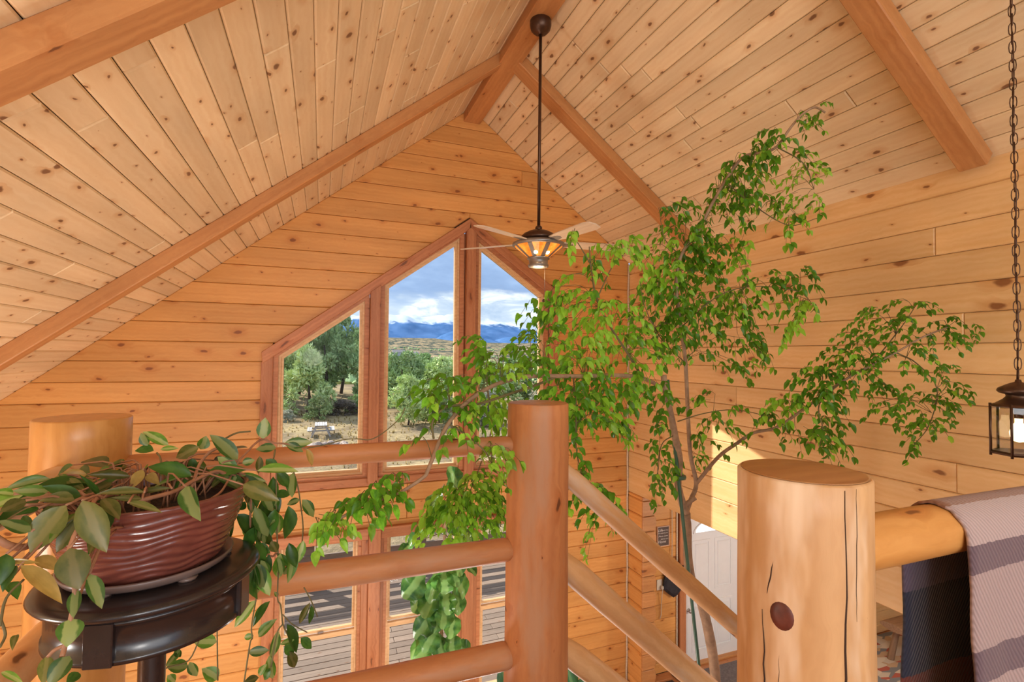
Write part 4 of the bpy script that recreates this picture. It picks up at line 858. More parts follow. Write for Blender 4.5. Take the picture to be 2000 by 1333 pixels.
HOYA_STEMS = [
(0.0045,[(-0.35,1.2,-0.302),(-0.319,1.22,-0.3),(-0.289,1.27,-0.302),(-0.269,1.35,-0.299),(-0.236,1.4,-0.293),(-0.218,1.42,-0.306)]),
(0.004,[(-0.281,1.36,-0.331),(-0.277,1.38,-0.303),(-0.279,1.44,-0.281),(-0.267,1.48,-0.261),(-0.249,1.5,-0.252)]),
(0.003,[(-0.201,1.44,-0.31),(-0.197,1.46,-0.285),(-0.183,1.52,-0.27),(-0.171,1.56,-0.258),(-0.154,1.6,-0.251),(-0.128,1.62,-0.266),(-0.096,1.64,-0.274),(-0.038,1.65,-0.293)]),
(0.0025,[(-0.145,1.52,-0.318),(-0.134,1.54,-0.317),(-0.123,1.57,-0.304),(-0.121,1.6,-0.283)]),
(0.0025,[(-0.249,1.5,-0.246),(-0.239,1.52,-0.234),(-0.215,1.56,-0.224),(-0.184,1.58,-0.224)]),
(0.0018,[(-0.044,1.65,-0.293),(0.019,1.7,-0.293),(0.074,1.72,-0.283),(0.118,1.74,-0.286),(0.159,1.75,-0.292),(0.205,1.76,-0.271),(0.26,1.77,-0.225),(0.277,1.77,-0.19)]),
(0.0022,[(-0.074,1.62,-0.344),(-0.059,1.63,-0.403),(-0.052,1.65,-0.455),(-0.043,1.67,-0.541),(-0.05,1.68,-0.616),(-0.063,1.68,-0.648)]),
(0.0022,[(-0.115,1.58,-0.344),(-0.114,1.6,-0.451),(-0.11,1.6,-0.54),(-0.105,1.6,-0.611),(-0.106,1.61,-0.715),(-0.098,1.62,-0.742),(-0.091,1.63,-0.802),(-0.077,1.64,-0.844)]),
(0.0022,[(-0.162,1.62,-0.707),(-0.173,1.62,-0.789),(-0.17,1.62,-0.822),(-0.174,1.61,-0.828),(-0.18,1.6,-0.88),(-0.186,1.6,-0.931)]),
(0.002,[(-0.274,1.7,-0.78),(-0.271,1.7,-0.86),(-0.267,1.7,-0.97)]),
(0.0018,[(-0.092,1.63,-0.775),(-0.067,1.65,-0.817),(-0.025,1.68,-0.865)]),
(0.002,[(-0.037,1.68,-0.726),(-0.015,1.68,-0.771),(0.004,1.69,-0.827)]),
(0.004,[(-0.385,1.14,-0.273),(-0.392,1.06,-0.335),(-0.379,1.05,-0.402),(-0.376,1.03,-0.443),(-0.382,1.03,-0.482),(-0.382,1.02,-0.496)]),
(0.003,[(-0.382,1.03,-0.482),(-0.396,1.03,-0.488),(-0.404,1.03,-0.497)]),
(0.006,[(-0.5,1.08,-0.31),(-0.484,1.09,-0.33),(-0.475,1.12,-0.344),(-0.475,1.16,-0.342),(-0.456,1.22,-0.332),(-0.415,1.28,-0.335)]),
(0.003,[(-0.497,1.16,-0.281),(-0.471,1.18,-0.288),(-0.432,1.2,-0.295),(-0.414,1.25,-0.3),(-0.395,1.32,-0.308)]),
(0.003,[(-0.44,1.22,-0.276),(-0.418,1.22,-0.293),(-0.406,1.3,-0.302)]),
(0.003,[(-0.222,1.27,-0.326),(-0.215,1.35,-0.33),(-0.208,1.43,-0.314),(-0.199,1.46,-0.312),(-0.181,1.47,-0.32)]),
(0.003,[(-0.197,1.45,-0.317),(-0.179,1.5,-0.347),(-0.17,1.51,-0.364),(-0.173,1.53,-0.453),(-0.17,1.56,-0.528),(-0.126,1.58,-0.58),(-0.111,1.6,-0.582)]),
(0.002,[(-0.091,1.63,-0.802),(-0.104,1.62,-0.816),(-0.112,1.62,-0.86),(-0.118,1.61,-0.91)]),
(0.002,[(-0.316,1.7,-0.839),(-0.339,1.68,-0.886),(-0.385,1.67,-0.889),(-0.407,1.66,-0.895)]),
(0.002,[(-0.452,1.0,-0.424),(-0.459,1.03,-0.394),(-0.451,1.06,-0.379)]),
(0.002,[(-0.451,1.0,-0.456),(-0.454,1.02,-0.447),(-0.46,1.02,-0.423)]),
(0.0025,[(-0.4,1.56,-0.268),(-0.387,1.54,-0.278),(-0.36,1.46,-0.3),(-0.318,1.36,-0.318)])]
TREE_BRANCHES = [
('trunk',0.034,0.028,[(2.556,2.7,-2.434),(2.53,2.7,-2.122),(2.482,2.7,-1.874),(2.417,2.7,-1.658),(2.331,2.7,-1.493),(2.301,2.7,-1.303),(2.297,2.7,-1.134),(2.288,2.7,-1.042)]),
('stemL',0.026,0.018,[(2.288,2.7,-1.042),(2.229,2.68,-0.936),(2.204,2.68,-0.834),(2.2,2.66,-0.679),(2.146,2.64,-0.506),(2.09,2.62,-0.337),(2.038,2.6,-0.204),(2.026,2.6,-0.117)]),
('stemR',0.016,0.005,[(2.288,2.7,-1.042),(2.348,2.72,-0.958),(2.408,2.74,-0.865),(2.36,2.74,-0.671),(2.321,2.72,-0.406),(2.266,2.68,-0.043),(2.178,2.62,0.191),(2.108,2.58,0.439),(2.119,2.55,0.642),(2.209,2.5,0.797),(2.245,2.42,0.949),(2.274,2.34,1.074),(2.32,2.25,1.193),(2.368,2.15,1.194),(2.399,2.08,1.204),(2.428,2.02,1.287),(2.461,1.97,1.352),(2.509,1.93,1.383),(2.552,1.9,1.349)]),
('right',0.013,0.004,[(2.408,2.74,-0.865),(2.482,2.62,-0.669),(2.529,2.5,-0.556),(2.584,2.42,-0.48),(2.662,2.32,-0.437),(2.725,2.22,-0.338),(2.842,2.02,-0.132),(2.929,1.92,-0.039),(3.005,1.83,0.037),(3.107,1.76,0.121),(3.224,1.7,0.179)]),
('left',0.013,0.004,[(2.07,2.61,-0.287),(2.01,2.58,-0.209),(1.851,2.5,-0.149),(1.685,2.42,-0.117),(1.44,2.3,-0.102),(1.243,2.2,-0.102),(1.022,2.07,-0.095),(0.854,1.98,-0.09),(0.74,1.93,-0.1),(0.61,1.86,-0.132),(0.511,1.8,-0.178),(0.452,1.76,-0.223),(0.402,1.72,-0.278),(0.344,1.68,-0.391),(0.328,1.67,-0.412),(0.279,1.66,-0.439),(0.225,1.65,-0.462),(0.148,1.64,-0.472),(0.057,1.63,-0.512),(-0.013,1.62,-0.539)]),
('left2',0.006,0.004,[(1.022,2.07,-0.095),(0.855,1.98,-0.135),(0.737,1.92,-0.157),(0.577,1.84,-0.188),(0.44,1.76,-0.186),(0.406,1.74,-0.194),(0.367,1.73,-0.237),(0.37,1.72,-0.296)]),
('upleft',0.008,0.003,[(1.752,2.45,-0.115),(1.619,2.4,0.021),(1.469,2.35,0.171),(1.361,2.3,0.304),(1.309,2.27,0.443),(1.284,2.25,0.567)]),
('upleft2',0.004,0.002,[(1.361,2.3,0.304),(1.461,2.32,0.476),(1.576,2.34,0.588)]),
('upleft3',0.004,0.002,[(1.294,2.26,0.484),(1.231,2.24,0.552),(1.175,2.22,0.603)]),
('arc',0.004,0.002,[(2.167,2.64,-0.421),(2.307,2.55,-0.362),(2.445,2.45,-0.333),(2.588,2.36,-0.363),(2.627,2.33,-0.434)]),
('drop',0.004,0.002,[(0.427,1.74,-0.249),(0.492,1.74,-0.29),(0.557,1.73,-0.347),(0.587,1.73,-0.396)]),
('hang',0.004,0.002,[(1.144,2.15,-0.112),(1.162,2.15,-0.261),(1.166,2.16,-0.436),(1.216,2.17,-0.616),(1.295,2.18,-0.739)]),
('bright',0.004,0.002,[(0.61,1.86,-0.132),(0.778,2.3,-0.365),(0.826,2.7,-0.683),(0.781,2.8,-0.879)]),
('rdrop1',0.004,0.002,[(3.005,1.83,0.037),(3.13,1.8,-0.022),(3.256,1.77,-0.165),(3.165,1.76,-0.362),(3.031,1.76,-0.468)]),
('rdrop2',0.004,0.002,[(2.842,2.02,-0.132),(2.726,2.08,-0.269),(2.741,2.07,-0.417),(2.711,2.07,-0.519)]),
('rtop',0.004,0.002,[(2.929,1.92,-0.039),(3.135,1.88,0.185),(3.241,1.86,0.322)]),
('mid1',0.004,0.002,[(2.266,2.68,-0.043),(2.001,2.6,0.12),(1.848,2.55,0.304),(1.81,2.55,0.459)]),
('mid2',0.004,0.002,[(2.178,2.62,0.191),(2.361,2.5,0.388),(2.557,2.4,0.454),(2.813,2.28,0.421),(2.909,2.25,0.325)]),
('mid3',0.004,0.002,[(2.119,2.55,0.642),(2.0,2.55,0.729),(1.961,2.55,0.854)]),
('mid4',0.004,0.002,[(2.274,2.34,1.074),(2.431,2.28,0.932),(2.632,2.2,0.808),(2.789,2.12,0.851)]),
('mid5',0.004,0.002,[(2.399,2.08,1.204),(2.575,2.05,1.122),(2.63,2.03,0.974)]),
('lowtwig',0.004,0.002,[(2.146,2.64,-0.506),(2.027,2.62,-0.562),(2.0,2.62,-0.754),(2.067,2.63,-0.875)])]
TREE_SPRAYS = [
(2.519,1.911,1.334,0.07,0.056,14,2.536,1.911,1.362), (2.464,1.992,1.316,0.1,0.072,20,2.447,1.992,1.324), (2.317,2.065,1.258,0.072,0.075,20,2.407,2.065,1.225),
(2.35,2.185,1.198,0.075,0.075,20,2.352,2.185,1.194), (2.406,2.075,1.165,0.117,0.088,35,2.426,2.075,1.192), (2.61,2.045,1.096,0.074,0.148,35,2.589,2.045,1.087),
(2.508,2.03,0.914,0.116,0.131,40,2.63,2.03,0.974), (2.789,2.12,0.867,0.062,0.093,10,2.789,2.12,0.851), (2.33,2.3,1.113,0.093,0.124,40,2.295,2.3,1.128),
(2.333,2.384,0.981,0.127,0.159,55,2.258,2.384,1.005), (2.449,2.296,1.033,0.126,0.157,40,2.388,2.296,0.971), (2.279,2.456,0.865,0.129,0.129,50,2.229,2.456,0.881),
(2.118,2.55,0.937,0.114,0.082,30,1.961,2.55,0.854), (2.452,2.262,0.866,0.155,0.124,30,2.477,2.262,0.903), (2.632,2.2,0.808,0.124,0.093,25,2.632,2.2,0.808),
(2.107,2.536,0.704,0.194,0.162,100,2.144,2.536,0.686), (1.971,2.562,0.568,0.16,0.16,85,2.114,2.562,0.561), (2.215,2.567,0.52,0.198,0.198,110,2.112,2.567,0.525),
(2.075,2.593,0.351,0.229,0.196,130,2.131,2.593,0.359), (2.34,2.477,0.581,0.131,0.163,50,2.406,2.477,0.403), (2.444,2.413,0.676,0.162,0.162,50,2.531,2.413,0.445),
(2.294,2.564,0.258,0.166,0.166,70,2.265,2.564,0.285), (1.95,2.583,0.183,0.193,0.193,85,1.95,2.583,0.183), (1.507,2.357,0.158,0.17,0.141,70,1.491,2.357,0.149),
(1.671,2.4,0.048,0.176,0.146,75,1.619,2.4,0.021), (2.241,2.646,0.093,0.135,0.101,30,2.216,2.646,0.09), (2.507,2.434,0.389,0.164,0.131,60,2.491,2.434,0.432),
(2.644,2.36,0.454,0.163,0.098,50,2.642,2.36,0.443), (2.851,2.275,0.423,0.098,0.163,40,2.829,2.275,0.405), (2.706,2.265,0.254,0.159,0.127,45,2.861,2.265,0.373),
(2.53,2.457,0.194,0.132,0.165,50,2.446,2.457,0.417), (2.659,2.673,0.03,0.178,0.142,45,2.255,2.673,-0.015), (2.633,2.432,0.063,0.099,0.099,20,2.495,2.432,0.433),
(1.487,2.33,0.55,0.14,0.07,38,1.516,2.33,0.53), (1.292,2.268,0.455,0.08,0.053,16,1.306,2.268,0.457), (1.161,2.22,0.602,0.067,0.031,12,1.175,2.22,0.603),
(1.626,2.34,0.606,0.086,0.057,20,1.576,2.34,0.588), (1.152,2.283,0.342,0.079,0.066,22,1.331,2.283,0.385), (1.26,2.315,0.203,0.162,0.135,80,1.394,2.315,0.264),
(1.074,2.3,0.221,0.105,0.105,40,1.361,2.3,0.304), (0.918,2.016,0.033,0.114,0.114,75,0.919,2.016,-0.092), (1.221,2.188,-0.012,0.153,0.128,95,1.222,2.188,-0.101),
(1.393,2.275,-0.173,0.162,0.108,85,1.389,2.275,-0.102), (1.089,2.15,-0.16,0.123,0.099,65,1.15,2.15,-0.156), (0.827,1.974,-0.013,0.088,0.088,45,0.841,1.974,-0.092),
(0.64,1.903,0.007,0.083,0.062,32,0.689,1.903,-0.113), (0.714,1.922,-0.077,0.084,0.063,38,0.726,1.922,-0.104), (0.541,1.86,0.026,0.06,0.04,16,0.61,1.86,-0.132),
(0.557,1.837,-0.132,0.118,0.079,55,0.571,1.837,-0.151), (0.418,1.757,-0.143,0.092,0.055,32,0.436,1.757,-0.187), (0.704,2.085,-0.241,0.09,0.09,50,0.695,2.085,-0.241),
(0.478,1.764,-0.238,0.093,0.056,42,0.458,1.764,-0.219), (0.359,1.737,-0.176,0.063,0.054,15,0.395,1.737,-0.205), (0.81,2.473,-0.497,0.107,0.08,48,0.802,2.473,-0.494),
(0.607,1.73,-0.388,0.047,0.075,38,0.587,1.73,-0.396), (0.463,1.74,-0.298,0.055,0.037,14,0.475,1.74,-0.28), (0.282,1.691,-0.324,0.034,0.024,4,0.36,1.691,-0.36),
(0.766,2.8,-0.877,0.177,0.118,150,0.781,2.8,-0.879), (0.677,2.8,-0.926,0.175,0.102,110,0.781,2.8,-0.879), (0.898,2.731,-0.783,0.147,0.117,90,0.812,2.731,-0.742),
(0.947,2.782,-0.92,0.12,0.12,65,0.79,2.782,-0.842), (0.83,2.8,-1.031,0.134,0.074,60,0.781,2.8,-0.879), (0.18,1.644,-0.464,0.065,0.033,30,0.18,1.644,-0.468),
(0.117,1.636,-0.496,0.064,0.032,40,0.112,1.636,-0.487), (0.042,1.628,-0.517,0.055,0.022,24,0.042,1.628,-0.517), (0.245,1.656,-0.432,0.05,0.03,14,0.255,1.656,-0.45),
(0.006,1.622,-0.539,0.031,0.019,9,0.003,1.622,-0.533), (1.165,2.159,-0.411,0.05,0.125,45,1.166,2.159,-0.411), (1.217,2.172,-0.642,0.05,0.101,28,1.229,2.172,-0.637),
(1.309,2.18,-0.727,0.077,0.077,32,1.292,2.18,-0.734), (1.384,2.18,-0.811,0.039,0.039,8,1.295,2.18,-0.739), (1.165,2.178,-0.763,0.063,0.055,12,1.281,2.178,-0.718),
(1.281,2.18,-0.876,0.051,0.051,12,1.295,2.18,-0.739), (1.35,2.154,-0.343,0.102,0.077,34,1.164,2.154,-0.334), (1.23,2.15,-0.263,0.126,0.063,44,1.162,2.15,-0.261),
(2.019,2.62,-0.659,0.071,0.227,62,2.013,2.62,-0.658), (2.168,2.656,-0.643,0.047,0.167,30,2.188,2.656,-0.641), (1.967,2.605,-0.3,0.129,0.129,50,2.059,2.605,-0.273),
(1.693,2.43,-0.158,0.118,0.089,40,1.706,2.43,-0.121), (2.337,2.519,-0.268,0.131,0.066,14,2.35,2.519,-0.353), (2.372,2.513,-0.432,0.164,0.082,26,2.359,2.513,-0.351),
(2.464,2.435,-0.361,0.097,0.065,8,2.47,2.435,-0.338), (2.45,2.738,-0.641,0.106,0.106,20,2.356,2.738,-0.64), (2.614,2.337,-0.418,0.096,0.064,26,2.617,2.337,-0.416),
(2.637,2.246,-0.282,0.125,0.078,48,2.709,2.246,-0.364), (2.724,2.11,-0.151,0.152,0.091,62,2.794,2.11,-0.222), (2.824,1.995,-0.056,0.148,0.104,75,2.865,1.995,-0.108),
(2.793,2.067,-0.269,0.12,0.09,42,2.752,2.067,-0.238), (2.835,1.914,0.061,0.144,0.101,64,2.96,1.914,-0.005), (2.968,1.887,0.209,0.146,0.087,48,3.097,1.887,0.144),
(3.2,1.864,0.305,0.104,0.054,30,3.222,1.864,0.297), (3.098,1.886,0.154,0.118,0.089,48,3.104,1.886,0.151), (2.981,1.955,-0.174,0.149,0.089,54,2.899,1.955,-0.072),
(3.067,1.815,0.007,0.144,0.086,54,3.068,1.815,0.008), (2.849,1.763,-0.241,0.11,0.11,38,3.194,1.763,-0.299), (2.882,2.07,-0.453,0.122,0.122,48,2.738,2.07,-0.427),
(2.711,2.07,-0.505,0.089,0.074,26,2.715,2.07,-0.505), (3.16,1.739,0.122,0.114,0.085,32,3.148,1.739,0.141), (3.224,1.7,0.179,0.079,0.051,14,3.224,1.7,0.179),
(3.555,1.7,0.124,0.065,0.065,10,3.224,1.7,0.179), (3.287,1.71,0.038,0.071,0.071,14,3.204,1.71,0.169), (3.35,1.77,-0.137,0.073,0.117,32,3.256,1.77,-0.165),
(3.243,1.765,-0.28,0.115,0.115,64,3.206,1.765,-0.274), (3.098,1.76,-0.36,0.099,0.085,32,3.14,1.76,-0.382), (3.03,1.76,-0.474,0.05,0.05,14,3.031,1.76,-0.468),
(2.795,2.235,-0.443,0.095,0.063,14,2.716,2.235,-0.353)]
FIG_LEAVES = [(0.915,4.6,-2.003,0.769,4.48,-2.123,0.224),(1.107,4.6,-2.007,1.092,4.48,-2.129,0.227),(1.168,4.6,-2.027,1.286,4.48,-2.182,0.204),(1.047,4.6,-2.022,0.953,4.48,-2.186,0.131),(1.049,4.6,-2.186,0.897,4.48,-2.279,0.202),(1.122,4.6,-2.198,1.095,4.48,-2.324,0.203),(1.196,4.6,-2.221,1.239,4.48,-2.337,0.18),(1.028,4.6,-2.358,0.866,4.48,-2.487,0.178),(1.076,4.6,-2.366,1.003,4.48,-2.456,0.155),(1.174,4.6,-2.407,1.182,4.48,-2.546,0.192),(1.03,4.6,-2.522,0.937,4.48,-2.624,0.189),(1.177,4.6,-2.584,1.184,4.48,-2.707,0.18),(1.055,4.6,-2.585,1.054,4.48,-2.704,0.154),(1.009,4.6,-2.692,0.869,4.48,-2.701,0.153),(1.262,4.6,-1.646,1.353,4.48,-1.747,0.17),(0.921,4.6,-1.619,0.772,4.48,-1.619,0.118),(0.829,4.6,-1.724,0.695,4.48,-1.732,0.105),(1.291,4.6,-1.973,1.369,4.48,-1.996,0.109),(1.084,4.6,-2.859,1.129,4.48,-2.97,0.154),(1.011,4.6,-2.844,0.906,4.48,-2.888,0.13),(1.18,4.6,-2.843,1.223,4.48,-2.911,0.143),(1.068,4.6,-1.848,0.972,4.48,-1.916,0.155),(1.166,4.6,-1.873,1.21,4.48,-1.95,0.156),(1.197,4.6,-1.292,1.178,4.5,-1.1,0.184)]

# ------------------------------------------------------------------ plants
def leaf_geo(nseg=6, shape='ovate', fold=.25, curl=.25, wave=0.0):
    """unit leaf: base at origin, tip at +X, half width .5 along Y"""
    vs, fs = [], []
    for i in range(nseg + 1):
        t = i / nseg
        if shape == 'ovate': w = .5 * (sin(pi * t ** .72) ** .85 if 0 < t < 1 else 0)
        elif shape == 'lance': w = .5 * (sin(pi * t ** .85) ** .9 if 0 < t < 1 else 0)
        else: w = .5 * (sin(pi * t ** 1.25) ** .6 if 0 < t < 1 else 0)          # fiddle: widest past the middle
        z = -curl * t * t
        wy = wave * sin(i * 2.6)
        vs += [(t, w, z + fold * w + wy), (t, 0, z), (t, -w, z + fold * w - wy)]
    for i in range(nseg):
        a = i * 3
        fs += [(a, a + 1, a + 4, a + 3), (a + 1, a + 2, a + 5, a + 4)]
    return vs, fs
def leaf_frame(b, t, width, toward, rnd, tilt=.5):
    b, t = V(b), V(t); X = (t - b); L = X.length; X = X / max(L, 1e-6)
    n = V(toward) + V((rnd.uniform(-1, 1), rnd.uniform(-1, 1), rnd.uniform(-.6, 1))) * tilt
    n = n - X * n.dot(X)
    n = n.normalized() if n.length > 1e-4 else V((0, 0, 1)); Y = n.cross(X)
    return MX(b, X * L, Y * width, n * L)
def leaf_mat(name, c1, c2, mid=None, mw=.16, trans=.35, rough=.35, edge=None, scale=3.0):
    m = bpy.data.materials.new(name); m.use_nodes = True; t = m.node_tree; t.nodes.clear(); L = t.links.new
    out = N(t, 'ShaderNodeOutputMaterial'); b = N(t, 'ShaderNodeBsdfPrincipled'); tr = N(t, 'ShaderNodeBsdfTranslucent'); mx = N(t, 'ShaderNodeMixShader'); mx.inputs[0].default_value = trans
    tc = N(t, 'ShaderNodeTexCoord'); oi = N(t, 'ShaderNodeObjectInfo')
    ov = N(t, 'ShaderNodeVectorMath', operation='SCALE'); ov.inputs[0].default_value = (31, 17, 7); L(oi.outputs['Random'], ov.inputs['Scale'])
    av = N(t, 'ShaderNodeVectorMath', operation='ADD'); L(tc.outputs['Object'], av.inputs[0]); L(ov.outputs[0], av.inputs[1])
    n = N(t, 'ShaderNodeTexNoise', ins={'Scale': scale, 'Detail': 3}); L(av.outputs[0], n.inputs['Vector'])
    r = ramp(t, [(.32, c1), (.68, c2)]); L(n.outputs['Fac'], r.inputs[0]); col = r.outputs[0]
    if mid:
        sp = N(t, 'ShaderNodeSeparateXYZ'); L(tc.outputs['Object'], sp.inputs[0]); ab = N(t, 'ShaderNodeMath', operation='ABSOLUTE'); L(sp.outputs[1], ab.inputs[0])
        ad = N(t, 'ShaderNodeMath', operation='MULTIPLY_ADD', ins={1: -.22}); L(n.outputs['Fac'], ad.inputs[0]); L(ab.outputs[0], ad.inputs[2])
        mr = N(t, 'ShaderNodeMapRange', interpolation_type='SMOOTHSTEP', ins={'From Min': mw - .11, 'From Max': mw - .03, 'To Min': .9, 'To Max': 0}); L(ad.outputs[0], mr.inputs[0])
        mm = N(t, 'ShaderNodeMix', data_type='RGBA'); L(mr.outputs[0], mm.inputs[0]); L(col, mm.inputs[6]); mm.inputs[7].default_value = (*mid, 1); col = mm.outputs[2]
    rv = N(t, 'ShaderNodeMapRange', ins={'To Min': .62, 'To Max': 1.3}); L(oi.outputs['Random'], rv.inputs[0])
    sc = N(t, 'ShaderNodeVectorMath', operation='SCALE'); L(col, sc.inputs[0]); L(rv.outputs[0], sc.inputs['Scale'])
    L(sc.outputs[0], b.inputs['Base Color']); L(sc.outputs[0], tr.inputs[0]); b.inputs['Roughness'].default_value = rough
    L(b.outputs[0], mx.inputs[1]); L(tr.outputs[0], mx.inputs[2]); L(mx.outputs[0], out.inputs[0]); return m
M_STEMR = plain('reddish stem', (0.36, 0.17, 0.09), 0.6, var=.3, scale=20); M_BARK = plain('tan bark', (0.36, 0.23, 0.14), 0.8, var=.35, scale=14, bump=.5); M_TWIG = plain('green brown twig', (0.16, 0.13, 0.05), 0.7, var=.3)
HM = [leaf_mat('hoya dark green', (0.035, 0.11, 0.013), (0.075, 0.18, 0.025)), leaf_mat('hoya variegated', (0.05, 0.14, 0.02), (0.09, 0.20, 0.03), (0.33, 0.40, 0.13), .20),
      leaf_mat('hoya olive', (0.09, 0.115, 0.02), (0.17, 0.175, 0.04), (0.22, 0.20, 0.06), .08), leaf_mat('hoya yellow', (0.36, 0.25, 0.06), (0.50, 0.34, 0.09), None), leaf_mat('hoya bright', (0.10, 0.25, 0.025), (0.20, 0.38, 0.05), (0.40, 0.48, 0.16), .13)]
hoya = empty('trailing_houseplant', (PX, PY, TZ + .15)); tag(hoya, 'trailing houseplant with long waxy leaves spilling from the brown pot', 'plant')
lr = random.Random(4); lmeshes = {}
for k in range(5):
    for v_ in range(2):
        vs, fs = leaf_geo(7, 'lance', .18 + .15 * v_, .10 + .14 * v_); m = mesh(vs, fs, True); m.materials.append(HM[k]); lmeshes[k, v_] = m
for (bx, by, bz, tx, ty, tz, w, k) in HOYA_LEAVES:
    b, t = V((bx, by, bz)), V((tx, ty, tz)); n = -((b + t) / 2).normalized() + V((0, 0, .35))
    ob('leaf', lmeshes[k, lr.randrange(2)], None, hoya, leaf_frame(b, t, w, n, lr, .45))
for r, pts in HOYA_STEMS: tubeobj('stem', smooth_path(pts, 4), r, M_STEMR if r > .0028 else M_TWIG, hoya, 6)
# more crown leaves between the big ones
xr = random.Random(21)
for i in range(46):
    a = xr.uniform(0, 2 * pi); rr = xr.uniform(.05, .235); b = V((PX + rr * cos(a) * 1.05, PY + rr * sin(a), TZ + .175 + xr.uniform(0, .05)))
    if b.x > PX - .02 and b.y < PY + .02 and rr < .2: continue
    d = V((cos(a), sin(a), xr.uniform(-.7, .25))).normalized(); L_ = xr.uniform(.07, .11); t = b + d * L_
    ob('leaf', lmeshes[xr.choice((0, 0, 1, 2, 2, 4)), xr.randrange(2)], None, hoya, leaf_frame(b, t, L_ * xr.uniform(.36, .46), V((-.1, -.7, .8)), xr, .5))
    tubeobj('stem', smooth_path([V((PX + (b.x - PX) * .5, PY + (b.y - PY) * .5, TZ + .150)), (b + V((PX, PY, TZ + .2))) / 2 + V((0, 0, .02)), b], 3), .002, M_STEMR, hoya, 5)
for i in range(26):
    y_ = xr.uniform(1.50, 1.62); b = V((-.14 + .16 * (y_ - 1.5) / .12 * xr.random() - .02, y_, xr.uniform(-.62, -.36))); d = V((xr.uniform(-.4, .5), xr.uniform(-.3, .3), -1)).normalized(); L_ = xr.uniform(.06, .10)
    ob('leaf', lmeshes[xr.choice((0, 0, 1, 4)), xr.randrange(2)], None, hoya, leaf_frame(b, b + d * L_, L_ * xr.uniform(.36, .48), V((.1, -.9, .4)), xr, .6))
# short stems that root every crown leaf near the soil
for i, (bx, by, bz, tx, ty, tz, w, k) in enumerate(HOYA_LEAVES):
    if bz > -.47 and by < 1.5:
        q = V((PX + (bx - PX) * .55, PY + (by - PY) * .55, TZ + .150)); b = V((bx, by, bz)); mid = (q + b) / 2 + V((0, 0, .03))
        tubeobj('stem', smooth_path([q, mid, b], 4), .0022, M_STEMR, hoya, 5)

# ---- tall indoor tree rising from the floor below
M_LEAFT = [leaf_mat('tree leaf', (0.11, 0.35, 0.018), (0.22, 0.55, 0.035), trans=.5), leaf_mat('tree leaf backlit', (0.24, 0.56, 0.03), (0.40, 0.72, 0.08), trans=.5)]  # second leaf copy is brighter: window backlight painted into its green
tree = empty('indoor_tree', (2.45, 2.7, FZ)); tag(tree, 'tall indoor tree with feathery green sprays spreading over the railing and log wall', 'tree')
for name, r0, r1, pts in TREE_BRANCHES:
    p = smooth_path(pts, 5); n = len(p)
    if name == 'trunk': p = [V((2.44, 2.70, FZ + .40)), V((2.46, 2.70, -3.2)), V((2.45, 2.70, -2.6))] + p; n = len(p)
    rad = [r0 + (r1 - r0) * i / (n - 1) for i in range(n)]
    if r0 > .02: rad = [q * (1 + .12 * mnoise.noise(V((i * .6, r0 * 99, 0)))) for i, q in enumerate(rad)]
    tubeobj('trunk' if name == 'trunk' else 'branch', p, rad, M_BARK if r0 > .012 else M_TWIG, tree, 12 if r0 > .02 else 7)
ob('cut_stub', log_mesh(.07, .016, .014, 12), M_BARK, tree, frame_from((2.29, 2.70, -.98), (2.34, 2.66, -.93)))
trng = random.Random(12); leaves = []; tv, tf = [], []
TL = [leaf_geo(5, 'ovate', .22, .18), leaf_geo(5, 'ovate', .35, .35)]
for (cx, cy, cz, ru, rv, n, qx, qy, qz) in TREE_SPRAYS:
    c, q = V((cx, cy, cz)), V((qx, qy, qz)); viewd = c.normalized(); side = V((viewd.y, -viewd.x, 0)).normalized()
    bright = 1 if (cx / cy < .70 and cy > 1.9 and trng.random() < .6) or (cz < -.6 and cx < 2.0 and cy > 2.2) or (cx < .9 and cy < 1.75 and cz < -.5) or trng.random() < .14 else 0  # backlit clusters take the brighter copy, a few others at random
    sz = .050 if cy > 2.05 else .038
    if cx < 1.2 and cy < 1.8: sz = .040
    k = max(1, n // 4)
    for s in range(k):
        a, rr = trng.uniform(0, 2 * pi), sqrt(trng.random())
        d = side * (cos(a) * rr * ru) + V((0, 0, 1)) * (sin(a) * rr * rv) + viewd * trng.uniform(-.10, .10)
        e = c + d + V((0, 0, .012))
        if e.z < -1.45 + .02 and e.y < 2.0 and e.x < .95: e.z = -1.40
        out = (e - q); out.z *= .3; out = out.normalized() if out.length > 1e-3 else side
        # rachis: leaves the twig, arches out and droops
        L = trng.uniform(.08, .14) * (sz / .045); st_ = e - out * L * .5 + V((0, 0, L * .25)); tip = e + out * L * .45 - V((0, 0, L * (.55 if sz > .042 else .32))); mid = e + V((0, 0, L * .12))
        tube_geo([st_, mid, tip], .0011, 3, False, tv, tf)
        if s % 3 == 0: tube_geo(smooth_path([q, (q + st_) / 2 + V((0, 0, .16 * (st_ - q).length)), st_], 3), .0016, 3, False, tv, tf)
        m = 6 if n >= 6 else n; sd = side
        for j in range(m):
            if j == m - 1: pos, dirn = tip, (tip - mid).normalized()
            else:
                t = .25 + .7 * (j // 2) / max(1, (m - 1) // 2); pos = st_.lerp(mid, t * 2) if t < .5 else mid.lerp(tip, t * 2 - 1)
                ax = (tip - st_).normalized(); sdv = ax.cross(V((0, 0, 1)) + viewd * .5).normalized() * (1 if j % 2 else -1)
                dirn = (sdv + ax * .7 + V((0, 0, -.55)) + V((trng.uniform(-.3, .3), trng.uniform(-.3, .3), trng.uniform(-.3, .2)))).normalized()
            l = sz * trng.uniform(.75, 1.25)
            nn = -viewd * .6 + V((0, 0, .8))
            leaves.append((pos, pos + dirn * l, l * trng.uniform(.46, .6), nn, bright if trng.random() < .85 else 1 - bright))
order = sorted(range(len(leaves)), key=lambda i: -leaves[i][2] / leaves[i][0].length); big = set(order[:300])
tm = {}
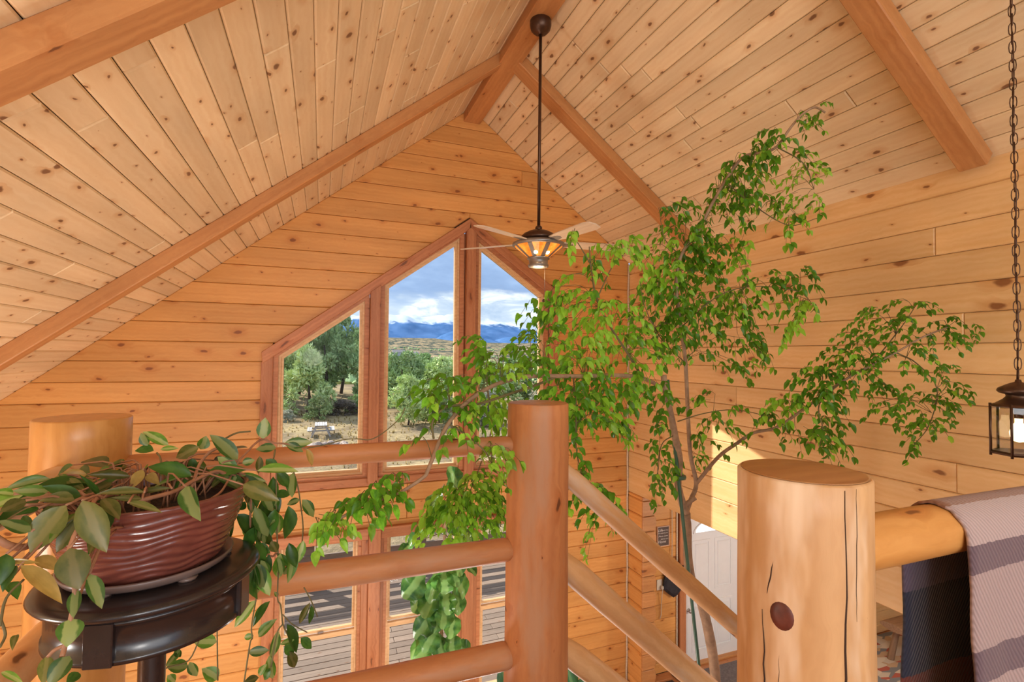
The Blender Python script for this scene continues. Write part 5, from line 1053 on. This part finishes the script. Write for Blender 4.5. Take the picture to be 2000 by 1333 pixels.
for v_ in range(2):
    for b_ in range(2):
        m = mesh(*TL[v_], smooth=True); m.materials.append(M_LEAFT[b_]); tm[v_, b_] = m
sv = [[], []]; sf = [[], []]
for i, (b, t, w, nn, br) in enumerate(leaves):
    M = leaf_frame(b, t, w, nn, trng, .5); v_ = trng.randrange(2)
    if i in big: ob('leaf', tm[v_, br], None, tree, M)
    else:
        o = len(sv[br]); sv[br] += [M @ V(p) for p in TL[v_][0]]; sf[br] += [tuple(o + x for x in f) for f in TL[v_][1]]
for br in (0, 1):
    o = ob('foliage' if br == 0 else 'backlit_foliage', mesh(sv[br], sf[br], True), M_LEAFT[br], tree); o['kind'] = 'stuff'
o = ob('twigs', mesh(tv, tf, True), M_TWIG, tree); o['kind'] = 'stuff'
M_STAKE = plain('green plastic stake', (0.05, 0.13, 0.085), 0.4, var=.2)
tubeobj('support_stake', [(2.10, 2.655, -.15), (2.35, 2.655, -1.99), (2.50, 2.66, -3.1), (2.60, 2.66, FZ + .45)], .011, M_STAKE, tree, 8)
ob('tie', lathe_mesh([(.034, -.012), (.036, 0), (.034, .012)], 20), M_STAKE, tree, T(2.205, 2.665, -.79) @ Matrix.Scale(1.3, 4, (1, 0, 0)))
ob('planter', lathe_mesh([(.0, FZ), (.2, FZ), (.25, FZ + .38), (.265, FZ + .40), (.265, FZ + .44), (.24, FZ + .44), (.235, FZ + .38), (0, FZ + .38)], 40), M_SAUCER, tree, T(2.46, 2.7, 0))

# ---- broad-leaved fig by the lower windows
M_FIG = leaf_mat('fig leaf', (0.035, 0.13, 0.03), (0.13, 0.32, 0.055), (0.26, 0.46, 0.14), .10, trans=.4, rough=.22, scale=3.0)
fig = empty('fiddle_leaf_fig', (1.12, 4.66, FZ)); tag(fig, 'broad-leaved fig with large crinkled leaves in front of the lower windows', 'plant')
tubeobj('trunk', smooth_path([(1.14, 4.66, FZ + .3), (1.125, 4.66, -3.114), (1.101, 4.66, -2.446), (1.113, 4.66, -1.972), (1.135, 4.66, -1.495), (1.172, 4.66, -1.281)], 5), .016, M_BARK, fig, 8)
fr = random.Random(6)
def figleaf(nl=10, nw=6):
    vs, fs = [], []
    for i in range(nl + 1):
        t = i / nl; w = .5 * (max(0, sin(pi * min(1, t * .98 + .02) ** 1.45)) ** .62)
        w = w if 0 < i < nl else .06
        for j in range(nw + 1):
            s = -1 + 2 * j / nw; vs.append((t, w * s * (1 + .06 * sin(i * 2.3)), -.34 * t * t + .22 * abs(s) * w + .05 * sin(i * 1.7 + s) * abs(s) + .018 * cos(i * 3.1) * (1 - abs(s))))
    for i in range(nl):
        for j in range(nw): a = i * (nw + 1) + j; fs.append((a, a + nw + 1, a + nw + 2, a + 1))
    return mesh(vs, fs, True)
fm = figleaf(); fm.materials.append(M_FIG)
for i in range(16):
    a = fr.uniform(0, 6.28); z = -3.0 + i * .115; L_ = fr.uniform(.20, .30); FIG_LEAVES.append((1.12 + .08 * cos(a), 4.66 + .08 * sin(a), z, 1.12 + (.08 + L_ * .8) * cos(a), 4.66 + (.08 + L_ * .6) * sin(a), z - .10, L_ * .72))
for (bx, by, bz, tx, ty, tz, w) in FIG_LEAVES:
    b, t = V((bx, by, bz)), V((tx, ty, tz)); t = b + (t - b) * 1.15
    ob('leaf', fm, None, fig, leaf_frame(b, t, w * 1.12, -b.normalized() + V((0, 0, .5)), fr, .85))
    tubeobj('petiole', [V((1.11, 4.66, bz + .04)), b], .005, M_TWIG, fig, 5)
ob('pot', lathe_mesh([(.0, FZ), (.15, FZ), (.19, FZ + .32), (.2, FZ + .34), (.17, FZ + .34), (.165, FZ + .29), (0, FZ + .29)], 32), M_SAUCER, fig, T(1.14, 4.66, 0))
# ---- leafy floor plant seen behind the middle post
rub = empty('floor_plant', (1.52, 3.3, FZ)); tag(rub, 'low dark-leaved floor plant half hidden behind the middle post', 'plant')
ob('pot', lathe_mesh([(.0, FZ), (.14, FZ), (.17, FZ + .3), (.18, FZ + .32), (.15, FZ + .32), (0, FZ + .28)], 28), M_SAUCER, rub, T(1.52, 3.3, 0))
M_RUB = leaf_mat('rubber leaf', (0.05, 0.18, 0.07), (0.12, 0.32, 0.10), (0.2, 0.4, 0.14), .05, trans=.3, rough=.25); vs, fs = leaf_geo(7, 'lance', .2, .25); rm = mesh(vs, fs, True); rm.materials.append(M_RUB)
for (bx, by, bz, tx, ty, tz) in ((1.33, 3.5, -2.50, 1.28, 3.5, -2.28), (1.36, 3.5, -2.48, 1.47, 3.45, -2.36), (1.30, 3.45, -2.6, 1.2, 3.4, -2.5), (1.72, 3.2, -2.40, 1.66, 3.2, -2.12), (1.74, 3.2, -2.42, 1.85, 3.15, -2.28), (1.70, 3.2, -2.5, 1.78, 3.1, -2.38), (1.73, 3.25, -2.3, 1.76, 3.2, -2.15), (1.5, 3.3, -2.6, 1.5, 3.2, -2.4), (1.45, 3.3, -2.8, 1.3, 3.2, -2.7), (1.6, 3.3, -2.8, 1.75, 3.2, -2.7)):
    ob('leaf', rm, None, rub, leaf_frame((bx, by, bz), (tx, ty, tz), .11, (-.3, -1, .5), fr, .4)); tubeobj('stem', smooth_path([(1.52, 3.3, FZ + .28), (1.52 + (bx - 1.52) * .5, 3.3 + (by - 3.3) * .5, -3.2), (bx, by, bz)], 4), .007, M_TWIG, rub, 5)

# ------------------------------------------------------------------ outdoors
M_DECK = wood('weathered deck', (0.30, 0.21, 0.15), (0.21, 0.145, 0.10), knots=0.05, rough=.75, vary=.18)
DZ = -4.30
deck = empty('deck', (2.0, 8.3, DZ)); tag(deck, 'weathered timber deck outside the lower windows', 'deck')
i = 0; y = GY + .22
while y < 9.95:
    xs = [-5.0, 1.1 if i % 2 else 2.6, 7.5]
    for a, b in zip(xs, xs[1:]):
        o_ = ob('plank', box_mesh(b - a - .006, .139, .03, .004), M_DECK, deck, T((a + b) / 2, y + .07, DZ - .015))
    y += .147; i += 1
dr = empty('deck_railing', (1.0, 9.9, DZ)); tag(dr, 'weathered wooden railing along the outer deck edge', 'railing')
for x in (-4.25, -2.2, -.15, 1.9, 3.95, 6.0): ob('post', box_mesh(.19, .19, 1.25, .008), M_DECK, dr, T(x, 9.9, DZ + .525))
for z in (-3.45, -3.74, -4.02): ob('rail', box_mesh(11.5, .05, .12, .005), M_DECK, dr, T(1.0, 9.79, z))
ob('cap_rail', box_mesh(11.6, .15, .04, .005), M_DECK, dr, T(1.0, 9.88, -3.2))

PROF = [(4, -5.0), (12, -5.15), (30, -5.5), (42, -5.6), (52, -5.2), (66, -4.4), (80, -4.8), (120, -9), (220, -11), (340, -9.5), (600, -4), (1200, 14), (2400, 62), (3300, 92)]
def ground_z(x, y):
    for (a, za), (b, zb) in zip(PROF, PROF[1:]):
        if y <= b: t = max(0, (y - a) / (b - a)); t = t * t * (3 - 2 * t); z = za + (zb - za) * t; break
    else: z = PROF[-1][1]
    d = max(12, y); return z + .012 * d * mnoise.noise(V((x / d * 3, math.log(d) * 2, 0))) + (.06 * mnoise.noise(V((x * .5, y * .5, 2))) if y < 80 else 0)
vs, fs = [], []; ys = [4.0]
while ys[-1] < 3300: ys.append(ys[-1] * 1.035)
nx = 90
for y in ys:
    for k in range(nx + 1): x = y * (-1.3 + 2.9 * k / nx) + (k / nx - .5) * 20; vs.append((x, y, ground_z(x, y)))
for j in range(len(ys) - 1):
    for k in range(nx): a = j * (nx + 1) + k; fs.append((a, a + 1, a + nx + 2, a + nx + 1))
def ground_mat():
    m, t, b = new_mat('dry grass land'); L = t.links.new
    g = N(t, 'ShaderNodeNewGeometry'); n1 = N(t, 'ShaderNodeTexNoise', ins={'Scale': .35, 'Detail': 6, 'Roughness': .65}); L(g.outputs['Position'], n1.inputs['Vector'])
    r = ramp(t, [(.34, (0.20, 0.145, 0.09)), (.48, (0.32, 0.235, 0.135)), (.62, (0.43, 0.32, 0.165))]); L(n1.outputs['Fac'], r.inputs[0])
    n2 = N(t, 'ShaderNodeTexNoise', ins={'Scale': 5.0, 'Detail': 5, 'Roughness': .7}); L(g.outputs['Position'], n2.inputs['Vector'])
    mr = N(t, 'ShaderNodeMapRange', ins={'From Min': .3, 'From Max': .7, 'To Min': .65, 'To Max': 1.3}); L(n2.outputs['Fac'], mr.inputs[0])
    sc = N(t, 'ShaderNodeVectorMath', operation='SCALE'); L(r.outputs[0], sc.inputs[0]); L(mr.outputs[0], sc.inputs['Scale'])
    # far scrub, too small to pick apart, as dark specks on the plain
    mp = N(t, 'ShaderNodeMapping'); mp.inputs['Scale'].default_value = (.035, .012, .0); L(g.outputs['Position'], mp.inputs[0])
    n3 = N(t, 'ShaderNodeTexNoise', ins={'Scale': 1.0, 'Detail': 8, 'Roughness': .75}); L(mp.outputs[0], n3.inputs['Vector'])
    f3 = N(t, 'ShaderNodeMapRange', interpolation_type='SMOOTHSTEP', ins={'From Min': .475, 'From Max': .53}); L(n3.outputs['Fac'], f3.inputs[0])
    sp = N(t, 'ShaderNodeSeparateXYZ'); L(g.outputs['Position'], sp.inputs[0]); fy = N(t, 'ShaderNodeMapRange', ins={'From Min': 200, 'From Max': 300}); L(sp.outputs[1], fy.inputs[0])
    mu = N(t, 'ShaderNodeMath', operation='MULTIPLY'); L(f3.outputs[0], mu.inputs[0]); L(fy.outputs[0], mu.inputs[1])
    mx = N(t, 'ShaderNodeMix', data_type='RGBA'); L(mu.outputs[0], mx.inputs[0]); L(sc.outputs[0], mx.inputs[6]); mx.inputs[7].default_value = (0.04, 0.06, 0.05, 1)
    L(mx.outputs[2], b.inputs['Base Color']); b.inputs['Roughness'].default_value = 1.0; b.inputs['Specular IOR Level'].default_value = .05
    bp = N(t, 'ShaderNodeBump', ins={'Strength': .8, 'Distance': .12}); L(n2.outputs['Fac'], bp.inputs['Height']); L(bp.outputs[0], b.inputs['Normal']); return m
gr = ob('ground', mesh(vs, fs, True), ground_mat()); gr['kind'] = 'structure'

# mountains
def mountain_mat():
    m, t, b = new_mat('forested mountain with painted haze and snow'); L = t.links.new
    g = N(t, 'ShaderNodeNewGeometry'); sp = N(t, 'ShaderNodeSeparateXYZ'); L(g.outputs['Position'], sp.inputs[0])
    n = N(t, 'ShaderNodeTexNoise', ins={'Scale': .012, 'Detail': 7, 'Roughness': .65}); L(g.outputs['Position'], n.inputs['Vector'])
    r = ramp(t, [(.35, (0.06, 0.14, 0.30)), (.65, (0.11, 0.21, 0.41))]); L(n.outputs['Fac'], r.inputs[0])  # aerial haze over the forest is painted in as blue base colour
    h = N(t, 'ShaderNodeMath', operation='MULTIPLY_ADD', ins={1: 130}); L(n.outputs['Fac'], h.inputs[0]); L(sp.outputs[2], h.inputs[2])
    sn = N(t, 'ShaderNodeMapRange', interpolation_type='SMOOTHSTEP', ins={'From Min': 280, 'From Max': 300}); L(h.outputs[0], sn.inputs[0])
    mx = N(t, 'ShaderNodeMix', data_type='RGBA'); L(sn.outputs[0], mx.inputs[0]); L(r.outputs[0], mx.inputs[6]); mx.inputs[7].default_value = (0.52, 0.59, 0.70, 1)  # snow colour has its bluish shade painted in
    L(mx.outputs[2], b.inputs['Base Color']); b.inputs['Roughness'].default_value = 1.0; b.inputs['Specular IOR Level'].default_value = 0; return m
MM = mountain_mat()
def range_(name, label, x0, x1, y0, depth, hf, n=160, m_=26):
    vs, fs = [], []
    for j in range(m_ + 1):
        t = j / m_
        for k in range(n + 1):
            x = x0 + (x1 - x0) * k / n; y = y0 + depth * t
            h = hf(x) * sin(pi * min(1, t * .62)) ** 1.2 * (1 + .16 * mnoise.noise(V((x / 160, y / 200, 3))) + .10 * mnoise.noise(V((x / 60, y / 70, 5))))
            vs.append((x, y, 70 + max(-5, h)))
    for j in range(m_):
        for k in range(n): a = j * (n + 1) + k; fs.append((a, a + 1, a + n + 2, a + n + 1))
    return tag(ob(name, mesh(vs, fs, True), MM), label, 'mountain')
def hmain(x):
    pts = [(-1400, 150), (-500, 150), (-100, 168), (60, 185), (260, 215), (420, 205), (520, 222), (640, 208), (780, 212), (930, 232), (1040, 218), (1130, 190), (1290, 186), (1380, 178), (1600, 135), (1850, 60), (2100, 40), (3200, 60)]
    for (a, b), (c, d) in zip(pts, pts[1:]):
        if x <= c: t = (x - a) / (c - a); t = t * t * (3 - 2 * t); return b + (d - b) * t
    return 40
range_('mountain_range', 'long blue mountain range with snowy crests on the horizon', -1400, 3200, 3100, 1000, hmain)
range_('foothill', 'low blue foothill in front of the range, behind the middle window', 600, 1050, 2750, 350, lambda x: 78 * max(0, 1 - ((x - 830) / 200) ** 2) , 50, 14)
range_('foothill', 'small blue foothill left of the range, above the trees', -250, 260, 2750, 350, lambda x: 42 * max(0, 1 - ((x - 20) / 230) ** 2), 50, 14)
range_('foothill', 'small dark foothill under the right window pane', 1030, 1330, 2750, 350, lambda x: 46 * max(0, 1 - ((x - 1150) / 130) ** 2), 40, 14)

# trees and shrubs outside: crown of many small needle tufts, trunk of their own
def foliage_mat(name, c1, c2, c3):
    m, t, b = new_mat(name); L = t.links.new
    g = N(t, 'ShaderNodeNewGeometry'); n = N(t, 'ShaderNodeTexNoise', ins={'Scale': 1.6, 'Detail': 3}); L(g.outputs['Position'], n.inputs['Vector'])
    r = ramp(t, [(.3, c1), (.5, c2), (.7, c3)]); L(n.outputs['Fac'], r.inputs[0]); oi = N(t, 'ShaderNodeObjectInfo')
    rv = N(t, 'ShaderNodeMapRange', ins={'To Min': .8, 'To Max': 1.2}); L(oi.outputs['Random'], rv.inputs[0]); sc = N(t, 'ShaderNodeVectorMath', operation='SCALE'); L(r.outputs[0], sc.inputs[0]); L(rv.outputs[0], sc.inputs['Scale'])
    L(sc.outputs[0], b.inputs['Base Color']); b.inputs['Roughness'].default_value = .9; b.inputs['Specular IOR Level'].default_value = .1; return m
F_DARK = foliage_mat('pinyon green', (0.23, 0.33, 0.14), (0.34, 0.45, 0.19), (0.46, 0.55, 0.27)); F_PALE = foliage_mat('juniper green', (0.36, 0.46, 0.18), (0.50, 0.60, 0.25), (0.62, 0.68, 0.36)); F_SAGE = foliage_mat('sage', (0.30, 0.31, 0.23), (0.41, 0.41, 0.30), (0.5, 0.47, 0.35)); F_BRUSH = foliage_mat('bare brush', (0.16, 0.12, 0.10), (0.23, 0.18, 0.145), (0.3, 0.24, 0.18))
M_TRUNK = plain('grey brown trunk', (0.09, 0.06, 0.045), .9, var=.3)
def crown_mesh(seed, kind, n=3400, tuft=.075):
    """unit crown: height 1, radius about .5"""
    r = random.Random(seed); vs, fs = [], []
    blobs = []
    for i in range(46):
        t = r.random() ** .8
        if kind == 'cone': R = .48 * (1 - t) ** .75 + .03
        elif kind == 'bush': R = .5 * sqrt(max(0, 1 - (t * 1.02 - .1) ** 2))
        else: R = .5 * sin(pi * (.12 + .83 * t)) ** .6
        a = r.uniform(0, 2 * pi); q = R * sqrt(r.uniform(.25, 1)); blobs.append((q * cos(a), q * sin(a), t, r.uniform(.07, .15)))
    for i in range(n):
        bx, by, bz, br = r.choice(blobs); d = V((r.gauss(0, 1), r.gauss(0, 1), r.gauss(0, .8))).normalized() * br * r.uniform(.55, 1.05)
        p = V((bx, by, bz)) + d; s = tuft * r.uniform(.5, 1.1); o = len(vs)
        u = (d.normalized() + V((r.uniform(-.7, .7), r.uniform(-.7, .7), r.uniform(-.2, .9)))).normalized(); w = u.orthogonal().normalized(); w = w * cos(i) + u.cross(w) * sin(i)
        vs += [p - w * s * .35, p + w * s * .35, p + u * s, p - u * s * .2 + u.cross(w) * s * .3]; fs += [(o, o + 1, o + 2), (o, o + 2, o + 3), (o + 1, o + 3, o + 2)]
    return mesh(vs, fs)
CR = {k: [crown_mesh(11 * i + len(k), k) for i in range(3)] for k in ('cone', 'bush', 'round')}
tn = random.Random(77)
def conifer(name, x, y, h, w, kind, mat, label, cat, lift=.12, group=None):
    z = ground_z(x, y) - .1; e = empty(name, (x, y, z)); tag(e, label, cat, group)
    m = tn.choice(CR[kind]).copy(); m.materials.clear(); m.materials.append(mat)
    c = ob('crown', m, mat, e, T(x, y, z + h * lift) @ Matrix.Rotation(tn.uniform(0, 6.3), 4, 'Z') @ Matrix.Diagonal((w, w, h * (1 - lift), 1)))
    tubeobj('trunk', smooth_path([(x, y, z), (x + .03 * h, y, z + h * .3), (x - .01 * h, y, z + h * .75)], 3), [h * .022] * 4 + [h * .012] * 3, M_TRUNK, e, 7)
    return e
conifer('juniper_tree', -1.1, 46, 5.6, 4.6, 'cone', F_PALE, 'pale pointed juniper tree behind the picnic table', 'tree', .06)
conifer('juniper_shrub', .0 - .15, 44.0, 1.9, 2.1, 'bush', F_PALE, 'small round green juniper shrub left of the picnic table', 'shrub', 0)
for x, y, h, w, k, m, lab in ((-5.0, 56, 7.6, 5.0, 'round', F_DARK, 'dark pinyon tree at the far left behind the pale juniper'), (-2.3, 60, 8.4, 5.0, 'round', F_DARK, 'tall pinyon tree rising behind the pale juniper'), (.3, 58, 7.9, 4.6, 'round', F_DARK, 'rounded pinyon tree above the picnic table'),
                           (2.2, 62, 8.6, 5.0, 'round', F_DARK, 'tallest dark pinyon tree beside the first mullion'), (4.6, 57, 7.4, 4.4, 'round', F_DARK, 'dark pinyon tree with bare trunk beside the first mullion'),
                           (-3.6, 51, 6.2, 4.6, 'round', F_PALE, 'pale rounded tree at the far left edge of the left pane'), (7.7, 56, 4.3, 5.2, 'bush', F_DARK, 'dense dark thicket tree behind the leafy oak'), (10.6, 56, 4.2, 5.6, 'bush', F_DARK, 'dense dark thicket tree left of the middle mullion'), (8.4, 39, 2.2, 3.0, 'bush', F_PALE, 'low pale green shrub in front of the leafy oak'), (6.9, 46, 5.3, 4.2, 'round', F_DARK, 'leafy green oak at the left of the middle window'), (9.0, 50, 5.0, 4.8, 'round', F_DARK, 'broad green tree in the centre of the middle window'), (11.2, 47, 4.7, 4.2, 'round', F_PALE, 'pale green tree at the right of the middle window'), (9.2, 41, 3.0, 3.4, 'bush', F_PALE, 'pale bushy shrub low in the middle window'),
                           (6.2, 38, 3.6, 3.0, 'round', F_PALE, 'pale slim shrub at the left edge of the middle window'), (11.6, 37, 2.6, 3.2, 'bush', F_SAGE, 'grey sage shrub low at the right of the middle window'), (15.0, 44, 4.3, 5.0, 'bush', F_PALE, 'pale green tree under the right window pane'), (18.6, 48, 4.6, 5.0, 'round', F_DARK, 'dark tree at the right edge of the right window pane'), (16.5, 36, 2.6, 3.6, 'bush', F_SAGE, 'grey shrub low behind the right window pane')):
    conifer('pinyon_tree', x, y, h, w, k, m, lab, 'tree' if h > 3.6 else 'shrub', .16 if k == 'round' else 0, 'trees beyond the yard')
for x, y, h, w, m, lab in ((2.0, 46, 1.3, 2.6, F_BRUSH, 'low brown brush between the picnic table and the first mullion'), (3.2, 47.5, 1.6, 2.0, F_DARK, 'dark little shrub right of the picnic table'), (3.6, 42, .9, 1.5, F_SAGE, 'grey sage clump near the first mullion'), (4.1, 45, 1.1, 1.8, F_DARK, 'green scrub clump beside the first mullion'), (6.4, 23, .8, 1.1, F_PALE, 'small green shrub at the bottom of the middle window'), (7.3, 26, .7, 1.3, F_SAGE, 'dry sage clump at the bottom of the middle window'), (-2.6, 43, .9, 1.6, F_SAGE, 'grey sage clump left of the picnic table')):
    conifer('scrub', x, y, h, w, 'bush', m, lab, 'shrub', 0, 'low scrub in the yard')
# distant scrub on the plain: too many to count
vs, fs = [], []; ds = random.Random(31)
for i in range(2600):
    y = 130 * (12 ** ds.random()); x = y * ds.uniform(-.12, .62)
    if mnoise.noise(V((x / 90, y / 160, 0))) < -.02: continue
    z = ground_z(x, y); h = ds.uniform(1.6, 3.6); w = h * ds.uniform(.5, .9); o = len(vs)
    for k in range(6): a = k * pi / 3 + ds.random(); vs.append((x + w * cos(a), y + w * sin(a), z + h * ds.uniform(.25, .55)))
    vs.append((x, y, z + h)); vs.append((x, y, z - .3))
    for k in range(6): fs += [(o + k, o + (k + 1) % 6, o + 6), (o + (k + 1) % 6, o + k, o + 7)]
sc_ = ob('distant_scrub', mesh(vs, fs), F_DARK); sc_['kind'] = 'stuff'; tag(sc_, 'dark scrub dotted over the distant plain', 'scrub')
# dry grass tufts
vs, fs = [], []
for i in range(2200):
    y = 14 + 38 * ds.random(); x = y * ds.uniform(-.13, .58); z = ground_z(x, y); h = ds.uniform(.04, .16) * (1 + y / 50)
    for b_ in range(3):
        a = ds.uniform(0, 6.3); w = .03 + y * .0008; o = len(vs); l = ds.uniform(-.6, .6) * h
        vs += [(x - w * cos(a), y - w * sin(a), z - .02), (x + w * cos(a), y + w * sin(a), z - .02), (x + l * sin(a), y + l * cos(a), z + h)]; fs.append((o, o + 1, o + 2))
M_STRAW = leaf_mat('straw grass', (0.46, 0.35, 0.16), (0.60, 0.46, 0.22), trans=.6, rough=.9, scale=.6)
dg_ = ob('dry_grass', mesh(vs, fs), M_STRAW); dg_['kind'] = 'stuff'; tag(dg_, 'dry yellow grass growing over the yard', 'grass')
# picnic table and fire ring
M_GREY = wood('weathered grey planks', (0.55, 0.51, 0.47), (0.36, 0.32, 0.29), rough=.8, knots=.05)
px_, py_ = .05, 35.5; pz = ground_z(px_, py_); pt = empty('picnic_table', (px_, py_, pz)); tag(pt, 'weathered grey picnic table on the dry grass', 'picnic table')
for k in range(5): ob('plank', box_mesh(.145, 1.8, .04, .006), M_GREY, pt, T(px_ - .31 + k * .155, py_, pz + .76))
for s in (-1, 1):
    for k in range(2): ob('bench_plank', box_mesh(.145, 1.8, .04, .006), M_GREY, pt, T(px_ + s * (.62 + k * .155), py_, pz + .45))
for yy in (-.65, .65):
    for s in (-1, 1): ob('leg', box_mesh(.09, .05, .92, .004), M_GREY, pt, T(px_ + s * .40, py_ + yy, pz + .38) @ Matrix.Rotation(-s * .44, 4, 'Y'))
    ob('cross_bar', box_mesh(1.55, .05, .09, .004), M_GREY, pt, T(px_, py_ + yy + .05, pz + .40)); ob('top_bar', box_mesh(.72, .05, .09, .004), M_GREY, pt, T(px_, py_ + yy + .05, pz + .70))
M_STONE = plain('tan stone', (0.40, 0.30, 0.24), .9, var=.3, scale=3, bump=.4)
cx_, cy_ = .50, 31.0
for k in range(15):
    a = 2 * pi * k / 15 + .15; R = .85 + .12 * sin(k * 3.1); x, y = cx_ + R * 1.15 * cos(a), cy_ + R * sin(a); bm = bmesh.new(); bmesh.ops.create_icosphere(bm, subdivisions=2, radius=1)
    for v in bm.verts:
        q = v.co * (1 + .35 * mnoise.noise(v.co * 1.3 + V((k * 7, 0, 0)))); v.co = V((q.x * tn.uniform(.98, 1.02), q.y, q.z))
    m = bpy.data.meshes.new('m'); bm.to_mesh(m); bm.free(); s = .17 + .08 * abs(sin(k * 1.7))
    o = ob('fire_ring_stone', m, M_STONE, None, T(x, y, ground_z(x, y) + s * .45) @ Matrix.Rotation(k * 1.9, 4, 'Z') @ Matrix.Diagonal((s * 1.35, s, s * .75, 1)))
    tag(o, {0: 'rightmost tan stone of the fire ring', 4: 'stone of the fire ring nearest to the picnic table', 7: 'leftmost tan stone of the fire ring', 11: 'stone of the fire ring nearest to the house'}.get(k, 'tan stone in the fire ring in front of the picnic table'), 'stone', 'stones of the fire ring')
# far houses on the plain
M_HW = plain('pale house wall', (0.62, 0.62, 0.62), .8); M_HR = plain('house roof', (0.25, 0.22, 0.22), .8); M_HG = plain('house window', (0.06, 0.07, 0.09), .2)
for x, y, w, d, h, lab in ((74, 520, 12, 8, 4.2, 'tiny pale farmhouse at the left of the middle window'), (92, 535, 9, 7, 3.2, 'tiny low barn right of the pale farmhouse on the plain')):
    z = ground_z(x, y); e = empty('farmhouse', (x, y, z)); tag(e, lab, 'house', 'houses on the plain')
    ob('wall', box_mesh(w, d, h), M_HW, e, T(x, y, z + h / 2))
    ob('roof', mesh([(-w * .54, -d * .58, 0), (w * .54, -d * .58, 0), (w * .54, d * .58, 0), (-w * .54, d * .58, 0), (-w * .54, 0, h * .6), (w * .54, 0, h * .6)], [(0, 1, 5, 4), (2, 3, 4, 5), (0, 4, 3), (1, 2, 5), (3, 2, 1, 0)]), M_HR, e, T(x, y, z + h))
    for k in (-.25, .25): ob('window', box_mesh(w * .14, .1, h * .35), M_HG, e, T(x + k * w, y - d / 2 - .02, z + h * .55))
